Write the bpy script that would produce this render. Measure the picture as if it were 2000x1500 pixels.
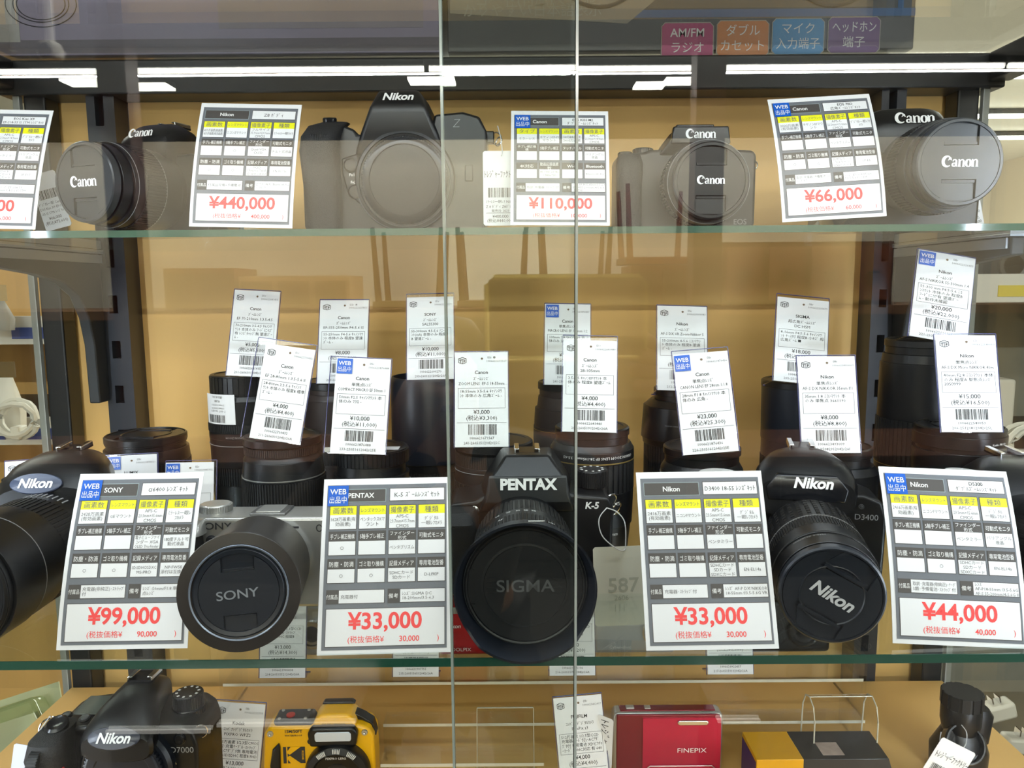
import bpy, bmesh, math, random
from mathutils import Vector, Matrix
random.seed(7)
for _o in list(bpy.data.objects):
    bpy.data.objects.remove(_o)
SC = bpy.context.scene
COL = SC.collection
R = math.radians
PI = math.pi

# ------------------------------------------------------------------ camera
EZ = 1.35                 # eye height of the phone camera
PITCH, ROLL, FPX = R(7.2), R(0.45), 1500.0
cam_d = bpy.data.cameras.new('camera')
cam_d.sensor_width = 36.0
cam_d.lens = 36.0 * FPX / 2000.0
cam_d.clip_start = 0.004
cam_d.clip_end = 60
cam = bpy.data.objects.new('camera', cam_d)
COL.objects.link(cam)
cam.matrix_world = Matrix.Translation((0, 0, EZ)) @ Matrix.Rotation(R(90) - PITCH, 4, 'X') @ Matrix.Rotation(-ROLL, 4, 'Z')
SC.camera = cam

# ------------------------------------------------------------------ world, exposure, shop lighting
SC.view_settings.view_transform = 'Standard'
SC.view_settings.look = 'None'
SC.view_settings.gamma = 1.0
SC.view_settings.use_curve_mapping = False
SC.view_settings.exposure = 0.0
world = bpy.data.worlds.new('shop_air')
SC.world = world
world.use_nodes = True
world.node_tree.nodes['Background'].inputs[0].default_value = (0.92, 0.95, 1.0, 1)
world.node_tree.nodes['Background'].inputs[1].default_value = 0.18
try:
    SC.cycles.transparent_max_bounces = 28
    SC.cycles.max_bounces = 5
    SC.cycles.diffuse_bounces = 2
    SC.cycles.glossy_bounces = 3
    SC.cycles.caustics_reflective = False
    SC.cycles.caustics_refractive = False
except Exception:
    pass
TUBE_GLOW = 16.0          # emission of the shop's fluorescent tubes
CEIL_Z = 2.62             # ceiling height

def area_lamp(name, loc, sx, sy, power, col=(1, 0.97, 0.9), rot=(0, 0, 0)):
    d = bpy.data.lights.new(name, 'AREA')
    d.shape = 'RECTANGLE'
    d.size, d.size_y = sx, sy
    d.energy = power
    d.color = col
    o = bpy.data.objects.new(name, d)
    o.location = loc
    o.rotation_euler = rot
    COL.objects.link(o)
    return o

# rows of fluorescent fittings: the light they send into the room
LAMPS = [((0, -0.55, 2.50), 3.6, 0.3, 14), ((0, -1.9, 2.50), 3.6, 0.3, 50), ((0, -3.44, 2.452), 6.0, 0.03, 300),
         ((0.0, 1.6, 2.52), 5.0, 0.3, 60), ((2.0, 5.2, 2.54), 6.0, 2.0, 260)]
for _i, (_l, _sx, _sy, _p) in enumerate(LAMPS):
    area_lamp('tube_row_light', _l, _sx, _sy, _p)
# added fill lamp that brightens the cream rear wall, hidden behind an added valance
area_lamp('wall_fill_light', (0, -4.86, 2.44), 9.0, 0.12, 62, (1.0, 0.95, 0.84), (R(-35), 0, 0))
# led strip under the top beam of the cabinet
area_lamp('cabinet_led_light', (0, 0.44, EZ + 0.225), 0.9, 0.02, 2.2, (0.86, 0.92, 1.0))

# cool led bars on the front corner posts of the cabinet
for _x in (-0.515, 0.505):
    area_lamp('corner_led_light', (_x, 0.405, EZ - 0.16), 0.012, 0.62, 2.3, (0.80, 0.88, 1.0), (R(90), 0, R(46) if _x > 0 else R(-46)))
SC.cycles.adaptive_threshold = 0.06

# ------------------------------------------------------------------ pixel rays (to read real positions off the photograph)
_F = Vector((0, math.cos(PITCH), -math.sin(PITCH)))
_U0 = Vector((0, math.sin(PITCH), math.cos(PITCH)))
_X0 = Vector((1, 0, 0))
_cr, _sr = math.cos(ROLL), math.sin(ROLL)
def at(px, py, Y):
    """the point at depth Y (metres in front of the lens plane) on the ray of a pixel of the 2000x1500 photograph"""
    s, u = (px - 1000) / FPX, (750 - py) / FPX
    s, u = s * _cr + u * _sr, -s * _sr + u * _cr
    d = _F + _X0 * s + _U0 * u
    k = Y / d.y
    return Vector((d.x * k, Y, EZ + d.z * k))
GLASS_Y = 0.372
def mirrored(px, py, Ym):
    """a point of the shop behind the photographer that the front glass mirrors at a pixel"""
    p = at(px, py, Ym)
    return Vector((p.x, 2 * GLASS_Y - Ym, p.z))

# ------------------------------------------------------------------ materials
MATS = {}
def mat(name, col, rough=0.5, metal=0.0, spec=0.5, noise=0.0, nscale=40.0, bump=0.0, bscale=900.0, coat=0.0, emit=0.0):
    if name in MATS:
        return MATS[name]
    m = bpy.data.materials.new(name)
    m.use_nodes = True
    nt = m.node_tree
    b = nt.nodes['Principled BSDF']
    c = (col[0], col[1], col[2], 1)
    b.inputs['Base Color'].default_value = c
    b.inputs['Roughness'].default_value = rough
    b.inputs['Metallic'].default_value = metal
    b.inputs['Specular IOR Level'].default_value = spec
    if coat:
        b.inputs['Coat Weight'].default_value = coat
        b.inputs['Coat Roughness'].default_value = 0.08
    if emit:
        b.inputs['Emission Color'].default_value = c
        b.inputs['Emission Strength'].default_value = emit
    tc = nt.nodes.new('ShaderNodeTexCoord')
    if noise:
        n = nt.nodes.new('ShaderNodeTexNoise')
        n.inputs['Scale'].default_value = nscale
        n.inputs['Detail'].default_value = 4
        nt.links.new(tc.outputs['Object'], n.inputs['Vector'])
        mx = nt.nodes.new('ShaderNodeMix')
        mx.data_type = 'RGBA'
        mx.inputs['A'].default_value = tuple(max(0, v * (1 - noise)) for v in col) + (1,)
        mx.inputs['B'].default_value = tuple(min(1, v * (1 + noise)) for v in col) + (1,)
        nt.links.new(n.outputs['Fac'], mx.inputs['Factor'])
        nt.links.new(mx.outputs['Result'], b.inputs['Base Color'])
    if bump:
        n2 = nt.nodes.new('ShaderNodeTexNoise')
        n2.inputs['Scale'].default_value = bscale
        nt.links.new(tc.outputs['Object'], n2.inputs['Vector'])
        bp = nt.nodes.new('ShaderNodeBump')
        bp.inputs['Strength'].default_value = bump
        bp.inputs['Distance'].default_value = 0.0006
        nt.links.new(n2.outputs['Fac'], bp.inputs['Height'])
        nt.links.new(bp.outputs['Normal'], b.inputs['Normal'])
    MATS[name] = m
    return m

def clear(name, tint=(1, 1, 1), f0=0.04, rough=0.0, smudge=0.0):
    """clear sheet: lets light through with a tint and mirrors a little, more at grazing angles"""
    if name in MATS:
        return MATS[name]
    m = bpy.data.materials.new(name)
    m.use_nodes = True
    nt = m.node_tree
    nt.nodes.remove(nt.nodes['Principled BSDF'])
    out = nt.nodes['Material Output']
    tr = nt.nodes.new('ShaderNodeBsdfTransparent')
    tr.inputs[0].default_value = (*tint, 1)
    gl = nt.nodes.new('ShaderNodeBsdfGlossy')
    gl.inputs['Roughness'].default_value = rough
    gl.inputs['Color'].default_value = (1, 1, 1, 1)
    lw = nt.nodes.new('ShaderNodeLayerWeight')
    lw.inputs['Blend'].default_value = 0.5
    pw = nt.nodes.new('ShaderNodeMath')
    pw.operation = 'POWER'
    pw.inputs[1].default_value = 5.0
    nt.links.new(lw.outputs['Facing'], pw.inputs[0])
    ma = nt.nodes.new('ShaderNodeMath')
    ma.operation = 'MULTIPLY_ADD'
    ma.inputs[1].default_value = 1 - f0
    ma.inputs[2].default_value = f0
    nt.links.new(pw.outputs[0], ma.inputs[0])
    mix = nt.nodes.new('ShaderNodeMixShader')
    nt.links.new(ma.outputs[0], mix.inputs[0])
    nt.links.new(tr.outputs[0], mix.inputs[1])
    nt.links.new(gl.outputs[0], mix.inputs[2])
    nt.links.new(mix.outputs[0], out.inputs[0])
    MATS[name] = m
    return m

def srgb(r, g, b):
    f = lambda v: (v / 255 / 12.92) if v <= 10 else (((v / 255) + 0.055) / 1.055) ** 2.4
    return (f(r), f(g), f(b))

BLACK = mat('black_plastic', (0.0055, 0.006, 0.0075), 0.32, noise=0.25, nscale=60, bump=0.12, bscale=2500)
BLACKG = mat('black_gloss', (0.006, 0.007, 0.01), 0.22, noise=0.2)
LEATHER = mat('black_leatherette', (0.010, 0.010, 0.011), 0.6, noise=0.3, nscale=300, bump=0.8, bscale=1400)
RUBBER = mat('black_rubber', (0.005, 0.005, 0.006), 0.55, noise=0.2)
DARKGREY = mat('dark_grey_plastic', (0.05, 0.052, 0.056), 0.4, noise=0.15)
NAVYB = mat('blue_black_plastic', (0.007, 0.010, 0.018), 0.35, noise=0.2)
WHITEINK = mat('white_ink', (0.86, 0.86, 0.86), 0.4)
GREYINK = mat('grey_ink', (0.3, 0.3, 0.31), 0.4)
CHROME = mat('chrome', (0.8, 0.8, 0.82), 0.16, 1.0)
SILVER = mat('silver_paint', (0.52, 0.52, 0.5), 0.33, 0.75, noise=0.08)
GOLD = mat('gold_ink', (0.55, 0.38, 0.12), 0.35, 0.8)
YELINK = mat('yellow_ink', (0.8, 0.66, 0.05), 0.4)
PAPER = mat('white_paper', (0.84, 0.845, 0.87), 0.55, noise=0.02, nscale=25)
INK = mat('black_ink', (0.03, 0.03, 0.033), 0.6)
INKG = mat('thin_grey_ink', (0.2, 0.2, 0.21), 0.6)
INKS = mat('slate_ink', srgb(108, 112, 120), 0.5, noise=0.05)
INKD = mat('dark_slate_ink', srgb(74, 70, 68), 0.5, noise=0.05)
INKY = mat('yellow_print', srgb(236, 234, 10), 0.5)
INKR = mat('red_print', srgb(250, 72, 72), 0.5)
INKB = mat('blue_sticker', srgb(8, 92, 200), 0.3, noise=0.03)
ACRYL = clear('clear_acrylic', (0.97, 0.975, 0.985), 0.022)
ACRYLE = mat('acrylic_glow_edge', (0.10, 0.11, 0.28), 0.15, spec=0.6)  # blue-violet glow of the clear edges put into the colour
ACRYLW = mat('acrylic_bright_edge', (0.62, 0.58, 0.46), 0.12, spec=0.8)  # light caught in clear edges, painted as a pale opaque colour
NYLON = clear('clear_nylon', (0.75, 0.76, 0.78), 0.12, 0.1)

# ------------------------------------------------------------------ mesh helpers (lengths in millimetres inside a thing)
class G:
    def __init__(self):
        self.v, self.f, self.m = [], [], []
    def add(self, vs, fs, M=None, mi=0):
        b = len(self.v)
        if M is not None:
            vs = [M @ Vector(p) for p in vs]
        self.v.extend([tuple(p) for p in vs])
        self.f.extend([tuple(i + b for i in f) for f in fs])
        self.m.extend([mi] * len(fs))
        return self
    def box(self, x0, x1, y0, y1, z0, z1, M=None, mi=0):
        vs = [(x, y, z) for z in (z0, z1) for y in (y0, y1) for x in (x0, x1)]
        return self.add(vs, [(0, 2, 3, 1), (4, 5, 7, 6), (0, 1, 5, 4), (2, 6, 7, 3), (0, 4, 6, 2), (1, 3, 7, 5)], M, mi)
    def loft(self, rings, M=None, mi=0, cap0=True, cap1=True, closed=False):
        n = len(rings[0])
        vs = [p for r in rings for p in r]
        fs = []
        k = len(rings)
        for a in range(k if closed else k - 1):
            b = (a + 1) % k
            for i in range(n):
                j = (i + 1) % n
                fs.append((a * n + i, a * n + j, b * n + j, b * n + i))
        if not closed:
            if cap0:
                fs.append(tuple(range(n - 1, -1, -1)))
            if cap1:
                fs.append(tuple((k - 1) * n + i for i in range(n)))
        return self.add(vs, fs, M, mi)
    def lathe(self, prof, n=48, M=None, mi=0, cap0=True, cap1=True, closed=False):
        rings = [[(r * math.cos(2 * PI * i / n), r * math.sin(2 * PI * i / n), h) for i in range(n)] for r, h in prof]
        return self.loft(rings, M, mi, cap0, cap1, closed)
    def gear(self, h0, h1, r, n, d, M=None, mi=0, duty=0.6, cap=0.4):
        """ring with n raised ribs standing d proud of radius r"""
        out = []
        for i in range(n):
            for t, rr in ((0.0, r), (0.02, r + d), (duty, r + d), (duty + 0.02, r)):
                a = 2 * PI * (i + t) / n
                out.append((rr * math.cos(a), rr * math.sin(a)))
        rin = [(x * 0.97, y * 0.97) for x, y in out]
        return self.loft([[(x, y, h0) for x, y in rin], [(x, y, h0 + cap) for x, y in out], [(x, y, h1 - cap) for x, y in out], [(x, y, h1) for x, y in rin]], M, mi)
    def sloft(self, secs, n=28, M=None, mi=0):
        """stack of rounded sections (z, cx, cy, half width, half depth, squareness)"""
        rings = []
        for z, cx, cy, hw, hd, e in secs:
            ring = []
            for i in range(n):
                a = 2 * PI * i / n
                c, s = math.cos(a), math.sin(a)
                ring.append((cx + hw * math.copysign(abs(c) ** (2 / e), c), cy + hd * math.copysign(abs(s) ** (2 / e), s), z))
            rings.append(ring)
        return self.loft(rings, M, mi)
    def prism(self, pts, y0, y1, M=None, mi=0):
        """outline in the x-z plane given a depth along y"""
        a = sum(pts[i][0] * pts[(i + 1) % len(pts)][1] - pts[(i + 1) % len(pts)][0] * pts[i][1] for i in range(len(pts)))
        if a < 0:
            pts = pts[::-1]
        return self.loft([[(x, y1, z) for x, z in pts], [(x, y0, z) for x, z in pts]][::-1] if False else [[(x, y0, z) for x, z in pts][::-1], [(x, y1, z) for x, z in pts][::-1]], M, mi)
    def plate(self, pts, h0, h1, M=None, mi=0):
        """outline in the x-y plane given a thickness along z"""
        a = sum(pts[i][0] * pts[(i + 1) % len(pts)][1] - pts[(i + 1) % len(pts)][0] * pts[i][1] for i in range(len(pts)))
        if a < 0:
            pts = pts[::-1]
        return self.loft([[(x, y, h0) for x, y in pts], [(x, y, h1) for x, y in pts]], M, mi)
    def tube(self, path, r, n=8, M=None, mi=0, closed=False):
        path = [Vector(p) for p in path]
        rings = []
        k = len(path)
        up = Vector((0.013, 0.021, 1))
        for i, p in enumerate(path):
            if closed:
                t = (path[(i + 1) % k] - path[i - 1]).normalized()
            else:
                t = (path[min(i + 1, k - 1)] - path[max(i - 1, 0)]).normalized()
            if abs(t.dot(up.normalized())) > 0.95:
                a = t.cross(Vector((1, 0.02, 0))).normalized()
            else:
                a = t.cross(up).normalized()
            b = t.cross(a).normalized()
            rr = r[i] if isinstance(r, (list, tuple)) else r
            rings.append([p + a * (rr * math.cos(2 * PI * j / n)) + b * (rr * math.sin(2 * PI * j / n)) for j in range(n)])
        return self.loft(rings, M, mi, closed=closed)
    def text(self, s, size, M=None, mi=0, align='CENTER', bold=0.0, shear=0.0, sx=1.0, z=0.0, width=None):
        vs, fs = text2d(s, align, bold, shear)
        if width is not None and vs:
            w = max(p[0] for p in vs) - min(p[0] for p in vs)
            sx = min(sx, width / max(1e-6, w * size))
        return self.add([(x * size * sx, y * size, z) for x, y in vs], fs, M, mi)
    def obj(self, name, mats, parent=None, bevel=0.0, segs=2, smooth=True, angle=38, scale=0.001, flip=False):
        me = bpy.data.meshes.new(name)
        me.from_pydata([(x * scale, y * scale, z * scale) for x, y, z in self.v], [], self.f)
        if not isinstance(mats, (list, tuple)):
            mats = [mats]
        for m_ in mats:
            me.materials.append(m_)
        if len(mats) > 1:
            me.polygons.foreach_set('material_index', self.m)
        if smooth:
            me.polygons.foreach_set('use_smooth', [True] * len(me.polygons))
            try:
                me.set_sharp_from_angle(angle=R(angle))
            except Exception:
                pass
        me.validate()
        me.update()
        o = bpy.data.objects.new(name, me)
        COL.objects.link(o)
        if parent is not None:
            o.parent = parent
        if bevel:
            md = o.modifiers.new('soft_edge', 'BEVEL')
            md.width = bevel * scale
            md.segments = segs
            md.limit_method = 'ANGLE'
            md.angle_limit = R(35)
            md.harden_normals = False
        return o

# lettering: glyph outlines of Blender's own font turned into flat mesh
_tc = bpy.data.curves.new('lettering', 'FONT')
_tc.resolution_u = 3
_to = bpy.data.objects.new('lettering', _tc)
COL.objects.link(_to)
_TCACHE = {}
def text2d(s, align='CENTER', bold=0.0, shear=0.0):
    if any(ord(ch_) > 0x2E00 for ch_ in s):
        bold = 0.0            # thickened strokes would close up dense characters
    key = (s, align, bold, shear)
    if key in _TCACHE:
        return _TCACHE[key]
    _tc.body = s
    _tc.align_x = align
    _tc.align_y = 'CENTER' if align != 'BASE' else 'TOP_BASELINE'
    _tc.offset = bold
    _tc.shear = shear
    _tc.resolution_u = 4 if len(s) <= 9 else 1
    me = bpy.data.meshes.new_from_object(_to)
    vs = [(v.co.x, v.co.y) for v in me.vertices]
    fs = [tuple(p.vertices) for p in me.polygons]
    bpy.data.meshes.remove(me)
    if vs:
        yc = 0.0
        vs = [(x, y - yc) for x, y in vs]
    _TCACHE[key] = (vs, fs)
    return vs, fs

def ribbon(pts, closed=False):
    """pen stroke with changing width: (x, y, half width)"""
    n = len(pts)
    vs, fs = [], []
    for i, (x, y, w) in enumerate(pts):
        if closed:
            a, b = pts[i - 1], pts[(i + 1) % n]
        else:
            a, b = pts[max(i - 1, 0)], pts[min(i + 1, n - 1)]
        dx, dy = b[0] - a[0], b[1] - a[1]
        L = math.hypot(dx, dy) or 1
        nx, ny = -dy / L, dx / L
        vs += [(x + nx * w, y + ny * w), (x - nx * w, y - ny * w)]
    for i in range(n if closed else n - 1):
        j = (i + 1) % n
        fs.append((2 * i + 1, 2 * j + 1, 2 * j, 2 * i))
    return vs, fs

def serif_word():
    """the red-lettered maker's word mark with the sharp C, as flat strokes; cap height 1, centred"""
    V, F = [], []
    def put(vf, ox):
        vs, fs = vf
        b = len(V)
        V.extend([(x + ox, y) for x, y in vs])
        F.extend([tuple(i + b for i in f) for f in fs])
    arc = []
    for i in range(25):
        a = R(52 + i * (308 - 52) / 24)
        t = (i / 24)
        w = 0.035 + 0.115 * max(0, math.sin(PI * min(1, t * 1.02))) ** 1.2
        arc.append((0.46 + 0.40 * math.cos(a), 0.5 + 0.46 * math.sin(a), w))
    put(ribbon(arc), 0)
    put(ribbon([(0.60, 0.86, 0.09), (0.74, 0.76, 0.10), (0.84, 0.60, 0.02)]), 0)
    put(ribbon([(0.50, 0.60, 0.015), (0.66, 0.72, 0.05), (0.78, 0.80, 0.05)]), 0)
    def n_(ox):
        put(ribbon([(0.12, 0.03, 0.10), (0.12, 0.62, 0.10)]), ox)
        put(ribbon([(0.0, 0.03, 0.03), (0.26, 0.03, 0.03)]), ox)
        put(ribbon([(0.0, 0.66, 0.03), (0.14, 0.66, 0.04)]), ox)
        put(ribbon([(0.18, 0.50, 0.02), (0.28, 0.64, 0.05), (0.40, 0.66, 0.06), (0.50, 0.55, 0.09), (0.50, 0.03, 0.10)]), ox)
        put(ribbon([(0.38, 0.03, 0.03), (0.64, 0.03, 0.03)]), ox)
    def o_(ox):
        ring = []
        for i in range(24):
            a = 2 * PI * i / 24
            ring.append((0.28 + 0.22 * math.cos(a), 0.34 + 0.32 * math.sin(a), 0.03 + 0.085 * abs(math.cos(a))))
        put(ribbon(ring, True), ox)
    def a_(ox):
        put(ribbon([(0.06, 0.50, 0.05), (0.12, 0.63, 0.05), (0.26, 0.68, 0.05), (0.38, 0.58, 0.09), (0.39, 0.12, 0.10), (0.50, 0.03, 0.04)]), ox)
        ring = []
        for i in range(18):
            a = 2 * PI * i / 18
            ring.append((0.19 + 0.15 * math.cos(a), 0.2 + 0.15 * math.sin(a), 0.03 + 0.06 * abs(math.cos(a))))
        put(ribbon(ring, True), ox)
    a_(0.90); n_(1.46); o_(2.13); n_(2.70)
    return [(x - 1.67, y - 0.42) for x, y in V], F
SERIF = serif_word()

# ------------------------------------------------------------------ things
def tag(o, label=None, cat=None, group=None, kind=None):
    if label: o['label'] = label
    if cat: o['category'] = cat
    if group: o['group'] = group
    if kind: o['kind'] = kind
    return o
def thing(name, label, cat, loc=(0, 0, 0), rot=(0, 0, 0), group=None, M=None):
    o = bpy.data.objects.new(name, None)
    o.empty_display_size = 0.02
    COL.objects.link(o)
    if M is not None:
        o.matrix_world = M
    else:
        o.location = loc
        o.rotation_euler = rot
    return tag(o, label, cat, group)
def struct(o, name=None):
    o['kind'] = 'structure'
    return o
def wbox(name, m, x0, x1, y0, y1, z0, z1, parent=None, bevel=0.0):
    """box in world metres"""
    g = G().box(x0, x1, y0, y1, z0, z1)
    return g.obj(name, m, parent, bevel=bevel, scale=1.0, smooth=False)
def T(x=0, y=0, z=0):
    return Matrix.Translation((x, y, z))
def RX(a): return Matrix.Rotation(R(a), 4, 'X')
def RY(a): return Matrix.Rotation(R(a), 4, 'Y')
def RZ(a): return Matrix.Rotation(R(a), 4, 'Z')
FRONT = RX(90)            # takes flat x-y drawing to the x-z plane facing -y
# ------------------------------------------------------------------ the shop room
FLOORM = mat('brown_vinyl_floor', srgb(42, 40, 38), 0.35, noise=0.12, nscale=3)
CEILM = mat('white_ceiling_board', srgb(232, 232, 224), 0.8, noise=0.04, nscale=5)
CEILD = mat('dark_open_ceiling', srgb(46, 44, 44), 0.85, noise=0.3, nscale=2)
WALLM = mat('cream_wall', srgb(236, 226, 204), 0.75, noise=0.04, nscale=2)
SHOP_X = 5.2
REAR_Y = -5.2
wall_top = mirrored(1000, 272, 2 * GLASS_Y - REAR_Y).z
struct(wbox('floor', FLOORM, -SHOP_X, SHOP_X, REAR_Y - 0.2, 1.2, -0.1, 0))
struct(wbox('floor_front', mat('pale_vinyl_floor', srgb(196, 188, 172), 0.4, noise=0.1, nscale=3), -SHOP_X, SHOP_X, 1.2, 8.6, -0.1, 0))
struct(wbox('ceiling', CEILM, -SHOP_X, SHOP_X, -0.9, 8.6, CEIL_Z, CEIL_Z + 0.1))
CEIL_R = 2.512
struct(wbox('ceiling_rear', CEILD, -SHOP_X, SHOP_X, REAR_Y - 0.2, -0.9, CEIL_R, CEIL_R + 0.1))
struct(wbox('trim_1', CEILD, -SHOP_X, SHOP_X, -0.92, -0.9, CEIL_R + 0.1, CEIL_Z + 0.1))
struct(wbox('wall_rear', WALLM, -SHOP_X, SHOP_X, REAR_Y - 0.12, REAR_Y, 0, CEIL_R))
struct(wbox('trim_2', CEILD, -SHOP_X, SHOP_X, REAR_Y + 0.58, REAR_Y + 0.61, mirrored(1000, 272, 2 * GLASS_Y - REAR_Y - 0.6).z, CEIL_R))  # unseen valance added to hide the wall fill lamp
struct(wbox('wall_left', WALLM, -SHOP_X - 0.1, -SHOP_X, REAR_Y, 8.6, 0, CEIL_Z + 0.1))
struct(wbox('wall_right', WALLM, SHOP_X, SHOP_X + 0.1, REAR_Y, 8.6, 0, CEIL_Z + 0.1))
struct(wbox('wall_front', WALLM, -SHOP_X, SHOP_X, 8.5, 8.6, 0, CEIL_Z))
WOODPOST = mat('red_brown_wood', srgb(86, 50, 38), 0.5, noise=0.2, nscale=6)
for k, (pa, pb) in enumerate(((212, 268), (1356, 1412))):
    a, b = mirrored(pa, 400, 3.6), mirrored(pb, 400, 3.6)
    struct(wbox('trim_%d' % (3 + k), WOODPOST, a.x, b.x, a.y - 0.12, a.y, 0, CEIL_R))

# ------------------------------------------------------------------ ceiling lamps
TUBE = mat('tube_light', (1.0, 0.97, 0.88), 0.4, emit=TUBE_GLOW)
LAMPW = mat('lamp_housing', (0.09, 0.09, 0.09), 0.5)
def ceiling_lamp(x0, x1, y, z, label, depth=0.03, top=None):
    t = thing('ceiling_light', label, 'light', ((x0 + x1) / 2, y, z), group='fluorescent ceiling lights')
    L = (x1 - x0) / 2 * 1000 - 8
    d = depth * 500
    G().box(-L, L, -d * 1.1, d * 1.1, 22, 51).obj('housing', LAMPW, t, smooth=False)
    if depth < 0.06:
        G().tube([(-L, 0, 8), (L, 0, 8)], 14, 10).obj('tube', TUBE, t)
    else:
        G().box(-L, L, -d, d, 8, 22).obj('diffuser', TUBE, t, smooth=False)
    if top:
        for s in (-0.6, 0.6):
            G().box(s * L - 4, s * L + 4, -4, 4, 50, (top - z) * 1000).obj('hanger', LAMPW, t, smooth=False)
    return t
YL = None
zl = 2.46
el = mirrored(1000, 139, 1.0).z - EZ
YmL = (zl - EZ) / el
xs = [(-930, -338), (-332, 236), (240, 832), (836, 1388), (1392, 1962), (1966, 2540)]
nm = ['whose mirror image starts far beyond the case', 'mirrored above the ¥440,000 card end of the case', 'mirrored over the blocky mirrorless body', 'mirrored over the ¥110,000 card', 'mirrored over the four icons of the radio box', 'whose mirror image ends beyond the case']
for (a, b), n_ in zip(xs, nm):
    pa, pb = mirrored(a, 139, YmL), mirrored(b, 139, YmL)
    ceiling_lamp(pa.x, pb.x, pa.y, zl, 'long tube lamp ' + n_)
SHORT = [(131, 232, 163), (254, 340, 172), (797, 892, 165), (1236, 1300, 175), (1294, 1388, 167)]
sn = ['leftmost small square lamp', 'small square lamp beside the leftmost one', 'small square lamp mirrored at the door overlap', 'smaller of two square lamps mirrored above the ¥66,000 card', 'wider of two square lamps mirrored above the ¥66,000 card']
for (a, b, y), n_ in zip(SHORT, sn):
    e = mirrored(1000, y, 1.0).z - EZ
    Ym = (zl - EZ) / e
    pa, pb = mirrored(a, y, Ym), mirrored(b, y, Ym)
    ceiling_lamp(pa.x, pb.x, pa.y, zl, n_ + ' mirrored in the glass', depth=0.13)
# lamps of the far aisle, seen past the cabinet's end
for k, y in enumerate((4.75, 5.85, 6.7)):
    ceiling_lamp(2.2, 5.0, y, CEIL_Z - 0.06, ['near', 'middle', 'far'][k] + ' one of three tube lamps on the pale ceiling beyond the case', depth=0.05)

# ------------------------------------------------------------------ the display cabinet
CABB = mat('black_powder_coat', (0.016, 0.017, 0.018), 0.35, noise=0.3, nscale=20)
TAN = mat('tan_board', srgb(242, 194, 116), 0.5, noise=0.07, nscale=9)
GREYM = mat('grey_bracket_metal', srgb(66, 68, 70), 0.4, 0.3, noise=0.1)
LIPM = mat('pale_steel_lip', srgb(172, 178, 190), 0.4, 0.2)
DOORG = clear('door_glass', (0.955, 0.975, 0.965), 0.043)
SHELFG = clear('shelf_glass', (0.93, 0.97, 0.95), 0.06)
SIDEG = clear('side_glass', (0.95, 0.97, 0.96), 0.02)
EDGEG = mat('green_glass_edge', (0.016, 0.075, 0.05), 0.08, spec=0.9)
EDGEL = mat('pale_glass_edge', (0.34, 0.40, 0.38), 0.15, spec=0.8)
BACK_Y = 0.90
S1 = at(1000, 444, 0.63).z          # top of the upper glass shelf
S2 = at(1000, 1285, 0.455).z        # top of the wide glass shelf
S3 = EZ - 0.47                      # board of the lower shelf
TOPZ = at(1000, 120, 0.88).z        # top of the rear beam
cab = thing('display_cabinet', 'black framed glass display cabinet with tan back board and sliding glass doors', 'cabinet', (0, 0, 0))
xl0, xl1 = at(214, 800, 0.87).x, at(266, 800, 0.87).x
xr0, xr1 = at(1690, 800, 0.87).x, at(1736, 800, 0.87).x
xcl0, xcl1 = at(87, 700, 0.872).x, at(128, 700, 0.872).x
xcr0, xcr1 = at(1840, 700, 0.872).x, at(1880, 700, 0.872).x
wbox('back_panel', TAN, xl1 - 0.01, xr0 + 0.01, BACK_Y, BACK_Y + 0.012, EZ - 0.72, TOPZ - 0.01, cab)
wbox('side_back_panel', TAN, xcl0, xl0 + 0.01, BACK_Y + 0.002, BACK_Y + 0.012, EZ - 0.72, TOPZ - 0.01, cab)
wbox('side_back_panel', TAN, xr1 - 0.01, xcr1, BACK_Y + 0.002, BACK_Y + 0.012, EZ - 0.72, TOPZ - 0.01, cab)
for (a, b) in ((xl0, xl1), (xr0, xr1)):
    g = G()
    c0, c1 = a + (b - a) * 0.30, a + (b - a) * 0.62
    g.box(a, b, 0.885, BACK_Y, EZ - 0.72, TOPZ - 0.02)
    g.box(a, c0, 0.868, 0.885, EZ - 0.72, TOPZ - 0.02)
    g.box(c1, b, 0.868, 0.885, EZ - 0.72, TOPZ - 0.02)
    z = EZ - 0.72
    while z < TOPZ - 0.08:
        g.box(c0, c1, 0.868, 0.885, z, z + 0.031)
        z += 0.051
    g.obj('slotted_post', mat('blue_black_coat', (0.03, 0.033, 0.043), 0.3, noise=0.2), cab, scale=1.0, smooth=False)
for (a, b) in ((xcl0, xcl1), (xcr0, xcr1)):
    wbox('corner_post', CABB, a, b, 0.872, BACK_Y - 0.001, EZ - 0.72, TOPZ, cab, bevel=0.002)
for x in (xcl0 - 0.004, xcr1 + 0.004):
    sgn = -1 if x < 0 else 1
    wbox('side_pane', SIDEG, x - 0.0025, x + 0.0025, 0.40, BACK_Y + 0.012, EZ - 0.70, TOPZ, cab)
    wbox('pane_edge', mat('pale_rail', (0.5, 0.52, 0.5), 0.3), x - 0.0035, x + 0.0035, 0.866, 0.872, EZ - 0.70, TOPZ, cab)
wbox('top_beam', CABB, xcl0 - 0.02, xcr1 + 0.02, 0.86, BACK_Y, TOPZ - 0.036, TOPZ, cab, bevel=0.002)
for x in (xcl0 - 0.012, xcr1 + 0.012):
    wbox('side_beam', CABB, x - 0.012, x + 0.012, 0.36, 0.86, TOPZ - 0.03, TOPZ, cab, bevel=0.002)
wbox('front_beam', CABB, xcl0 - 0.02, xcr1 + 0.02, 0.34, 0.36, EZ + 0.36, EZ + 0.40, cab, bevel=0.002)
wbox('top_pane', SIDEG, xcl0 - 0.02, xcr1 + 0.02, 0.40, 0.96, TOPZ + 0.0005, TOPZ + 0.006, cab)
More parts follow.
